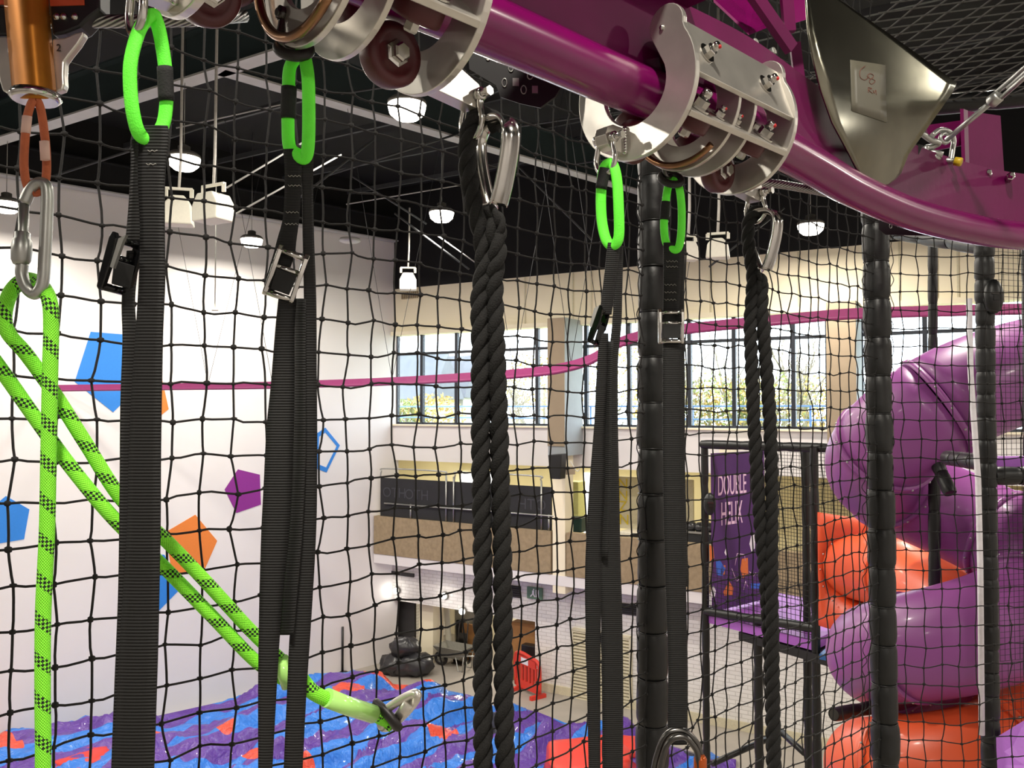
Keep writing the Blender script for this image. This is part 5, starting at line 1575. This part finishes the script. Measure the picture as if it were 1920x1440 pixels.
# third strap
Y3 = 1.475
t = thing('hanging_strap', 'black webbing strap on a green loop hung from the front of the right trolley', 'strap', P(1135, 1460, Y3), G_)
flat_loop(t, [(1143, 306, 0), (1132, 318, 0.006), (1127, 360, 0.010), (1128, 410, 0.010), (1136, 448, 0.004), (1148, 460, 0), (1160, 445, -0.006), (1160, 390, -0.010), (1157, 340, -0.008), (1151, 312, -0.004)], Y3, 20)
sleeve(t, (1134, 316), (1127, 354), Y3 + 0.006, 22)
web(t, [(455, 1140, 1164), (500, 1135, 1158), (560, 1128, 1150), (590, 1124, 1146)], Y3, tilt=0.004)
web(t, [(462, 1150, 1168), (540, 1152, 1166), (610, 1148, 1164), (680, 1141, 1158), (800, 1136, 1158), (900, 1130, 1160), (1050, 1122, 1163), (1150, 1127, 1166), (1300, 1129, 1168), (1480, 1131, 1167)], Y3 + 0.010, tilt=0.005)
web(t, [(625, 1124, 1140), (700, 1119, 1140), (800, 1114, 1134), (900, 1106, 1134), (1000, 1100, 1130), (1100, 1097, 1127), (1250, 1100, 1125), (1480, 1105, 1125)], Y3, tilt=0.004)
web(t, [(640, 1132, 1150), (760, 1130, 1146), (900, 1124, 1146), (1050, 1114, 1140)], Y3 + 0.005, tilt=-0.006)
buckle(t, 1122, 612, 36, 74, Y3 - 0.004, -0.30, 'buckle_black', yaw=1.1)
MB().prism([P(x, y, Y3 - 0.022) for x, y in ((1105, 612), (1114, 578), (1124, 572), (1120, 582), (1109, 614))], V3(0.001, 0.004, 0)).build('edge_highlight', 'galv', t, smooth=False)  # highlight on the black buckle, modelled as a pale sliver
# fourth strap
Y4 = 1.655
t = thing('hanging_strap', 'black webbing strap with chrome square buckle in front of the padded net post', 'strap', P(1268, 1400, Y4), G_)
flat_loop(t, [(1264, 338, 0), (1254, 346, 0.006), (1248, 380, 0.008), (1245, 420, 0.008), (1248, 452, 0.004), (1258, 466, 0), (1271, 466, -0.004), (1277, 440, -0.008), (1278, 390, -0.008), (1273, 350, -0.004)], Y4, 15)
sleeve(t, (1248, 378), (1246, 412), Y4 + 0.008, 18)
web(t, [(455, 1244, 1280), (490, 1244, 1278), (540, 1244, 1276), (585, 1243, 1272), (605, 1240, 1272)], Y4, tilt=0.002)
web(t, [(458, 1272, 1284), (560, 1270, 1282), (700, 1272, 1283), (900, 1276, 1284), (1100, 1280, 1290)], Y4 + 0.010, tilt=0.004)
web(t, [(640, 1243, 1278), (750, 1243, 1279), (850, 1243, 1281), (1000, 1245, 1284), (1150, 1250, 1287), (1250, 1253, 1289), (1330, 1252, 1289), (1396, 1252, 1288)], Y4, tilt=0.002)
buckle(t, 1258, 612, 42, 66, Y4 - 0.006, 0.0, 'steel')
stitches(t, [(1260, 490), (1260, 500), (1257, 534), (1257, 548), (1257, 562)], Y4, 22)

# ------------------------------------------------------------------ twisted ropes with thimbles
def twisted(parent, pts_, Y, R, pitch, ph=0.0, seed=0):
    path = catmull([P(x, y, Y + d) for x, y, d in pts_], 8)
    # resample evenly
    fine = [path[0]]
    for a, b_ in zip(path, path[1:]):
        k = max(1, int((b_ - a).length / 0.005))
        fine += [a + (b_ - a) * (i + 1) / k for i in range(k)]
    fr = None; L_ = 0
    strands = [[], [], []]
    for i, p in enumerate(fine):
        tg = (fine[min(i + 1, len(fine) - 1)] - fine[max(i - 1, 0)]).normalized()
        n_ = (fr - tg * fr.dot(tg)) if fr is not None else tg.orthogonal()
        n_.normalize(); fr = n_; bb = tg.cross(n_)
        if i: L_ += (p - fine[i - 1]).length
        for k in range(3):
            an = ph + 2 * pi * (k / 3 + L_ / pitch)
            strands[k].append(p + (n_ * math.cos(an) + bb * math.sin(an)) * R * 0.50)
    for k in range(3):
        MB().tube(strands[k], R * 0.60, 9).build('strand', 'rope_black', parent)
def thimble(parent, top, h, wdt, hx, Rr):
    hx = Vector(hx).normalized(); nrm = hx.cross(Z)
    pts_ = []
    for a, b_ in ((0, 0), (0.30, -0.03), (0.48, -0.13), (0.5, -0.28), (0.42, -0.5), (0.25, -0.78), (0.06, -1.0)):
        pts_.append((a, b_))
    full = [(-a, b_) for a, b_ in reversed(pts_[1:])] + pts_
    path = catmull([top + hx * a * wdt + Z * b_ * h for a, b_ in full], 6)
    rows = []
    n = len(path)
    for i, p in enumerate(path):
        tg = (path[min(i + 1, n - 1)] - path[max(i - 1, 0)]).normalized()
        out = nrm.cross(tg)
        if out.dot(p - (top - Z * h * 0.35)) < 0: out = -out
        rows.append([p + out * (Rr * (1 - math.cos(math.radians(q))) - Rr * 0.25) + nrm * math.sin(math.radians(q)) * Rr for q in (-80, -60, -35, -12, 12, 35, 60, 80)])
    MB().grid(rows).build('thimble', 'steel', parent, solid=0.0022)
Yr = 1.235
t = thing('twisted_rope', 'thick black twisted rope pair with a steel thimble under the left trolley', 'rope', P(925, 1470, Yr), 'twisted ropes under the trolleys')
twisted(t, [(936, 240, 0.0), (920, 222, 0), (898, 218, 0.002), (882, 240, 0.004), (876, 290, 0.004), (882, 345, 0.002), (892, 395, 0), (903, 440, 0), (908, 500, 0), (900, 560, 0), (901, 640, 0), (901, 760, 0), (902, 900, 0), (905, 1050, 0), (905, 1200, 0), (905, 1320, 0), (907, 1490, 0)], Yr, 0.0138, 0.085, 0.3)
twisted(t, [(908, 395, 0.004), (922, 425, -0.004), (932, 470, -0.006), (926, 520, -0.002), (927, 580, 0), (931, 680, 0), (935, 780, 0), (938, 900, 0), (942, 1050, 0), (943, 1200, 0), (945, 1320, 0), (948, 1490, 0)], Yr, 0.0138, 0.085, 1.1)
twisted(t, [(914, 390, -0.010), (934, 410, -0.012), (938, 440, -0.008), (925, 480, 0.0)], Yr, 0.009, 0.06, 0.2)
thimble(t, P(926, 230, Yr - 0.006), 0.124, 0.066, (0.62, -0.78, 0), 0.0155)
Yq = 1.795
t = thing('twisted_rope', 'thinner-looking black twisted rope pair with a thimble behind the right trolley', 'rope', P(1450, 1470, Yq), 'twisted ropes under the trolleys')
twisted(t, [(1436, 412, 0.0), (1425, 398, 0), (1411, 402, 0.002), (1403, 425, 0.004), (1405, 470, 0), (1412, 515, 0), (1410, 560, 0), (1407, 610, 0), (1409, 680, 0), (1413, 780, 0), (1420, 900, 0.004), (1427, 1000, 0.01), (1436, 1100, 0.016), (1442, 1200, 0.022), (1447, 1320, 0.026), (1450, 1490, 0.028)], Yq, 0.0138, 0.085, 0.9)
twisted(t, [(1418, 520, 0), (1428, 545, -0.004), (1428, 585, -0.002), (1434, 650, 0), (1439, 720, 0), (1444, 800, 0), (1447, 900, 0), (1447, 1000, 0), (1447, 1100, -0.002), (1448, 1200, -0.002), (1450, 1320, -0.002), (1453, 1490, -0.002)], Yq, 0.0138, 0.085, 0.2)
twisted(t, [(1416, 512, -0.008), (1432, 530, -0.010), (1424, 560, 0), (1406, 585, 0.002)], Yq, 0.010, 0.06, 0.2)
thimble(t, P(1429, 400, Yq - 0.006), 0.122, 0.064, (0.62, -0.78, 0), 0.0155)

# ------------------------------------------------------------------ pulley, sling, carabiner and lime lanyard at the left
Yp = 1.0
t = thing('rope_pulley', 'gold and silver zip pulley with black body at the upper left corner', 'pulley', P(60, 190, Yp))
def lay(pts_, Y, th): return MB().prism([P(x, y, Y) for x, y in pts_], V3(0, th, 0))
g_ = []
for k in range(13):
    f_ = k / 12
    y = -40 + 225 * f_
    xl = 10 + 17 * max(0, (y + 0) / 185); xr = 88 + 16 * max(0, min(1, y / 185))
    row = []
    for i in range(11):
        u_ = i / 10
        row.append(P(xl + (xr - xl) * u_, y, Yp - 0.022 + 0.022 * (2 * u_ - 1) ** 2))
    g_.append(row)
MB().grid(g_).build('gold_yoke', 'gold', t, solid=0.004)
lay([(98, 72), (122, 70), (140, 62), (155, 58), (157, 64), (146, 82), (130, 102), (120, 116), (119, 140), (120, 158), (117, 168), (104, 172), (98, 160)], Yp, 0.012).build('side_cheek', 'alu', t, bevel=0.002)
lay([(-30, 68), (14, 68), (22, 120), (26, 172), (18, 175), (4, 170), (-2, 150), (-8, 110), (-30, 90)], Yp, 0.012).build('side_cheek', 'alu', t, bevel=0.002)
lay([(88, -30), (186, -30), (186, 18), (165, 34), (150, 50), (120, 62), (98, 66), (92, 30)], Yp + 0.004, 0.03).build('body', 'plastic_black', t, bevel=0.003)
lay([(-40, 10), (12, 10), (14, 66), (-40, 66)], Yp + 0.004, 0.03).build('body', 'plastic_black', t, bevel=0.003)
lay([(92, -20), (156, -20), (158, 9), (94, 11)], Yp + 0.0025, 0.003).build('label_plate', 'orange_label', t)
lay([(-40, -20), (8, -20), (9, 7), (-40, 8)], Yp + 0.0025, 0.003).build('label_plate', 'orange_label', t)
for x in (107, 120, 141):
    MB().ball(P(x, 32, Yp + 0.004), 0.005, 8).build('stud', 'steel', t)
MB().lathe([(0.025, 0), (0.029, 0.004), (0.026, 0.011), (0.017, 0.011)], P(66, 190, Yp - 0.004), Z, 20).build('swivel_collar', 'steel', t)
text('stamped_digit', '2', 0.0125, 'steel_dark', t, P(110, 90, Yp - 0.0015), (1, 0, 0), Z, extrude=0.0003)
tag(MB().tube([P(x, y, Y) for x, y, Y in ((-80, 40, 1.02), (150, 40, 1.02), (260, 40, 1.03), (360, 38, 1.06), (460, 30, 1.12))], 0.0082, 12, uv=True).build('wire_cable', 'wire_rope'), 'twisted steel cable running right from the gold pulley', 'cable')
tag(MB().tube(catmull([P(1380, 345, 1.98), P(1445, 344, 2.0), P(1500, 352, 2.06), P(1560, 364, 2.14), P(1610, 374, 2.22)], 6), 0.0105, 12, uv=True).build('wire_cable', 'wire_rope'), 'twisted steel cable below the track, right of the right trolley', 'cable')
# orange sling
Ys = 0.98
t = thing('tape_sling', 'orange sewn tape sling between the gold pulley and the steel carabiner', 'sling', P(65, 370, Ys))
def tapeloop(pts_, Y, wpx):
    path = catmull([P(x, y, Y + d) for x, y, d in pts_], 8, closed=True)
    MB().tube(path, wpx * Y / F / 2, 12, closed=True, ell=(1.0, 0.55), ref=(1, 0, 0)).build('tape', 'orange_tape', t)
tapeloop([(64, 186, 0), (52, 215, -0.003), (47, 260, -0.004), (45, 310, -0.004), (50, 345, -0.003), (62, 364, 0), (76, 357, 0.004), (86, 335, 0.006), (87, 290, 0.006), (82, 240, 0.006), (75, 200, 0.003)], Ys, 17)
for (x0, y0, x1, y1) in ((51, 218, 48, 250), (83, 265, 85, 300)):
    MB().tube([P(x0, y0, Ys - 0.004), P(x1, y1, Ys - 0.004)], 0.0060, 10, ell=(1.0, 0.6), ref=(1, 0, 0)).build('stitched_keeper', 'orange_pale', t)
# steel carabiner
t = thing('screwgate_carabiner', 'steel screw-gate carabiner hanging from the orange sling', 'carabiner', P(65, 556, Ys))
path = catmull([P(x, y, Ys + d) for x, y, d in ((46, 380, 0), (60, 352, 0), (76, 343, 0), (88, 356, 0), (87, 420, 0), (84, 480, 0), (80, 530, 0), (66, 551, 0), (50, 540, 0), (41, 515, 0), (42, 495, 0))], 8)
MB().tube(path, 0.0070, 12).build('body', 'galv', t)
MB().cyl(P(45, 382, Ys), P(42, 500, Ys), 0.0058, 12).build('gate', 'galv', t)
MB().lathe([(0.0081, 0), (0.0108, 0.0055), (0.0113, 0.017), (0.0108, 0.028), (0.0084, 0.0315), (0.0084, 0.038), (0.007, 0.039)], P(39, 496, Ys), (P(44, 410, Ys) - P(39, 496, Ys)), 16).build('screw_sleeve', 'galv', t)
# lime lanyard
t = thing('rope_lanyard', 'bright lime rope lanyard with black checks hanging at the left', 'lanyard', P(80, 1460, Ys))
RR = 0.0086
def lrope(pts_, r=RR):
    MB().tube(catmull([P(x, y, Y) for x, y, Y in pts_], 10), r, 16, uv=True).build('rope', 'lime_rope', t)
lrope([(80, 1500, 0.980), (81, 1400, 0.980), (80, 1300, 0.980), (81, 1150, 0.980), (88, 1000, 0.980), (91, 850, 0.980), (94, 700, 0.980), (96, 620, 0.980), (94, 570, 0.980), (82, 540, 0.994), (62, 525, 1.014), (42, 526, 1.014), (20, 548, 0.994), (8, 590, 0.980), (16, 625, 0.980), (50, 665, 0.994), (100, 735, 1.008), (160, 830, 1.022), (230, 938, 1.036), (310, 1012, 1.064), (390, 1095, 1.092), (470, 1182, 1.120), (540, 1250, 1.134), (575, 1288, 1.140)])
lrope([(-60, 610, 0.980), (0, 690, 0.994), (60, 775, 1.008), (130, 872, 1.022), (215, 974, 1.036), (310, 1066, 1.078), (400, 1158, 1.106), (480, 1240, 1.126), (540, 1278, 1.134), (580, 1296, 1.140)])
lrope([(535, 1250, 1.126), (560, 1268, 1.126), (590, 1300, 1.134), (640, 1320, 1.162), (690, 1335, 1.204), (722, 1350, 1.232), (738, 1362, 1.232)], 0.0100)
def csl(pts_, r):
    MB().tube([P(*p) for p in pts_], r, 16).build('clear_sleeve', 'clear_sleeve', t)
csl([(612, 1308, 1.142), (650, 1323, 1.170), (700, 1339, 1.210)], 0.0128)
csl([(524, 1238, 1.120), (536, 1262, 1.126), (545, 1285, 1.128)], 0.0122)
# end carabiner
t = thing('end_carabiner', 'silver carabiner at the lower end of the lime lanyard', 'carabiner', P(740, 1365, 1.232))
path = catmull([P(x, y, Y) for x, y, Y in ((716, 1362, 1.232), (716, 1342, 1.232), (728, 1328, 1.218), (755, 1310, 1.204), (778, 1300, 1.190), (782, 1308, 1.190), (768, 1328, 1.218), (752, 1345, 1.232), (732, 1362, 1.246))], 7, closed=True)
MB().tube(path, 0.0064, 12, closed=True).build('body', 'alu', t)
MB().cyl(P(748, 1344, 1.221), P(768, 1316, 1.198), 0.0085, 12).build('gate_sleeve', 'alu', t)
tag(MB().tube(catmull([P(706, 1320, 1.232), P(722, 1334, 1.218), P(738, 1352, 1.212), P(744, 1362, 1.218)], 6), 0.0072, 10, ell=(1, 1.6)).build('rubber_keeper', 'rubber'), 'black rubber keeper where the lime rope meets the end carabiner', 'keeper')

# bottom carabiner on the fourth strap
Yb = 1.6
t = thing('dark_carabiner', 'dark steel carabiner with an orange sleeve at the foot of the fourth strap', 'carabiner', P(1275, 1470, Yb))
path = catmull([P(x, y, Yb) for x, y in ((1224, 1460), (1230, 1425), (1243, 1388), (1258, 1372), (1282, 1371), (1300, 1385), (1312, 1408), (1316, 1460))], 8)
MB().tube(path, 0.0062, 12).build('body', 'steel_dark', t)
path = catmull([P(x, y, Yb - 0.012) for x, y in ((1237, 1460), (1242, 1425), (1250, 1398), (1264, 1384), (1284, 1382), (1298, 1396), (1308, 1415), (1312, 1460))], 8)
MB().tube(path, 0.0055, 12).build('inner_bow', 'steel_dark', t)
MB().lathe([(0.009, -0.03), (0.0125, -0.026), (0.0125, 0.018), (0.010, 0.022), (0.0085, 0.024)], P(1313, 1440, Yb - 0.006), Z, 16).build('gate_sleeve', 'orange_sleeve', t)

# ------------------------------------------------------------------ curved metal shield with label
outl_l = [(-40, 1510), (0, 1511), (60, 1515), (110, 1524), (170, 1539), (230, 1560), (290, 1592), (325, 1609), (342, 1623), (350, 1640)]
outl_r = [(-40, 1500), (0, 1572), (60, 1660), (110, 1730), (156, 1793), (175, 1784), (230, 1745), (290, 1702), (325, 1688), (342, 1672), (350, 1652)]
def interp(tb, y):
    for (a, va), (b_, vb) in zip(tb, tb[1:]):
        if a <= y <= b_:
            return va + (vb - va) * (y - a) / (b_ - a)
    return tb[-1][1]
rows = []
ys = [-8, 0, 30, 60, 85, 110, 135, 156, 165, 175, 200, 230, 260, 290, 310, 325, 336, 344, 349]
for y in ys:
    xl, xr = interp(outl_l, y), interp(outl_r, y)
    xr = max(xr, xl + 4)
    rows.append([])
    for k in range(13):
        x = xl + (xr - xl) * k / 12
        Ysd = 1.86 + 0.40 * ((x - 1510) / 280) + 0.05 * math.sin((x - 1510) / 280 * pi) + 0.10 * ((y - 180) / 180) ** 2 * (1 if y > 180 else 0.3)
        rows[-1].append(P(x, y, Ysd))
sh = thing('metal_shield', 'curved brushed metal guard plate with a paper label at upper right', 'guard plate', P(1645, 350, 2.1))
MB().grid(rows).build('sheet', 'alu_sheet', sh, solid=0.005)
def shY(x, y): return 1.86 + 0.40 * ((x - 1510) / 280) + 0.05 * math.sin((x - 1510) / 280 * pi) + 0.10 * ((y - 180) / 180) ** 2 * (1 if y > 180 else 0.3)
g_ = []
for k in range(6):
    row = []
    for i in range(6):
        u_ = i / 5; v_ = k / 5
        x = 1594 + 3 * v_ + 66 * u_; y = 112 + 96 * v_ + (10 - 4 * v_ + 16 * v_) * u_
        row.append(P(x, y, shY(x, y) - 0.006))
    g_.append(row)
lab = MB().grid(g_).build('paper_label', 'paper', sh, solid=0.0006)
for pl_ in ([(1622, 124), (1613, 132), (1613, 145), (1622, 150), (1630, 143)], [(1632, 148), (1626, 143), (1632, 138), (1638, 143), (1630, 152), (1634, 158), (1641, 152), (1634, 147)], [(1628, 164), (1628, 174)], [(1628, 164), (1635, 166), (1629, 169), (1636, 175)], [(1637, 169), (1639, 175), (1642, 169), (1643, 178)]):
    MB().tube(catmull([P(x, y, shY(x, y) - 0.0072) for x, y in pl_], 4), 0.0009, 5).build('handwriting', 'ink', lab)
# ------------------------------------------------------------------ turnbuckle and shackles at upper right
t = thing('turnbuckle', 'galvanised turnbuckle rod slanting up to the right picture edge', 'turnbuckle', P(1772, 262, 2.45))
MB().cyl(P(1775, 262, 2.45), P(1858, 192, 2.3), 0.008, 10).build('eye_rod', 'galv', t)
MB().tube([P(1772 + 9 * math.cos(a), 259 - 9 * math.sin(a), 2.45 + 0.01 * math.cos(a)) for a in [2 * pi * k / 12 for k in range(12)]], 0.006, 8, closed=True).build('eye', 'galv', t)
MB().lathe([(0.013, 0), (0.018, 0.004), (0.018, 0.03), (0.013, 0.034)], P(1856, 194, 2.3), P(1920, 138, 2.2) - P(1856, 194, 2.3), 8).build('end_nut', 'galv', t)
for sg in (-1, 1):
    MB().cyl(P(1866, 184 + 9 * sg, 2.29), P(1990, 76 + 9 * sg, 2.08), 0.0065, 8).build('side_bar', 'galv', t)
MB().cyl(P(1890, 165, 2.25), P(1990, 76, 2.08), 0.007, 8).build('threaded_rod', 'galv', t)
t = thing('anchor_shackle', 'galvanised shackle with a yellow pin head at the end of the turnbuckle', 'shackle', P(1785, 305, 2.45))
MB().tube(catmull([P(1782, 306, 2.45), P(1786, 280, 2.46), P(1788, 262, 2.46), P(1780, 247, 2.45), P(1762, 244, 2.44), P(1748, 254, 2.43)], 6), 0.0075, 10).build('bow', 'galv', t)
MB().cyl(P(1757, 300, 2.47), P(1798, 302, 2.44), 0.008, 10).build('pin', 'galv', t)
MB().lathe([(0.013, 0), (0.0135, 0.016), (0.011, 0.02)], P(1790, 302, 2.43), P(1802, 304, 2.42) - P(1790, 302, 2.43), 8).build('pin_head', 'yellow_cap', t)
t = thing('anchor_shackle', 'pale chain shackle beside the metal guard plate', 'shackle', P(1750, 300, 2.43))
MB().tube(catmull([P(1728, 250, 2.40), P(1745, 262, 2.41), P(1760, 268, 2.42), P(1748, 275, 2.43), P(1735, 278, 2.42), P(1742, 290, 2.42), P(1762, 296, 2.43)], 6), 0.0085, 10).build('bow', 'galv', t)
MB().cyl(P(1735, 284, 2.44), P(1768, 290, 2.42), 0.0095, 10).build('pin', 'galv', t)
tag(MB().prism([P(1712, 280, 2.36), P(1722, 268, 2.36), P(1732, 272, 2.36), P(1716, 306, 2.36), P(1695, 311, 2.36)], V3(0, 0.02, 0)).build('corner_cap', 'plastic_black', smooth=False, bevel=0.003), 'small black rubber corner cap at the edge of the guard plate', 'cap')
# ------------------------------------------------------------------ black slotted plates below the track
def slotted(pts_, Y, slots, label):
    c = P(pts_[0][0], pts_[0][1], Y)
    t = thing('slotted_plate', label, 'plate', c, 'black slotted plates behind the track')
    MB().prism([P(x, y, Y) for x, y in pts_], V3(0.003, 0.004, 0)).build('plate', 'plastic_black', t, smooth=False)
    for (x, y, w_, h_, kind) in slots:
        k = Y / F
        cc_ = P(x, y, Y - 0.001)
        if kind:
            MB().box(cc_, (w_ * k / 2, 0, 0), (0, 0.001, 0), (0, 0, h_ * k / 2)).build('square_nut', 'galv', t)
        else:
            MB().tube([cc_ + V3(math.cos(a) * w_ * k / 2, 0, math.sin(a) * h_ * k / 2) for a in [2 * pi * q / 14 for q in range(14)]], 0.0012, 6, closed=True).build('slot_rim', 'galv', t)
slotted([(878, 96), (905, 100), (1055, 158), (1040, 182), (1012, 202), (975, 194), (938, 182), (930, 160), (880, 130)], 1.56, [(946, 155, 9, 16, 0), (967, 154, 12, 15, 1), (982, 168, 10, 16, 0), (1003, 168, 11, 14, 1), (958, 128, 9, 13, 0), (994, 142, 10, 13, 0), (915, 108, 8, 10, 0)], 'black slotted plate below the purple tube, right of the left trolley')
slotted([(1648, 402), (1700, 418), (1765, 432), (1750, 442), (1660, 440), (1648, 430)], 2.6, [(1670, 424, 5, 8, 0), (1684, 422, 4, 7, 0), (1697, 424, 4, 7, 0)], 'small black slotted plate under the track at right')
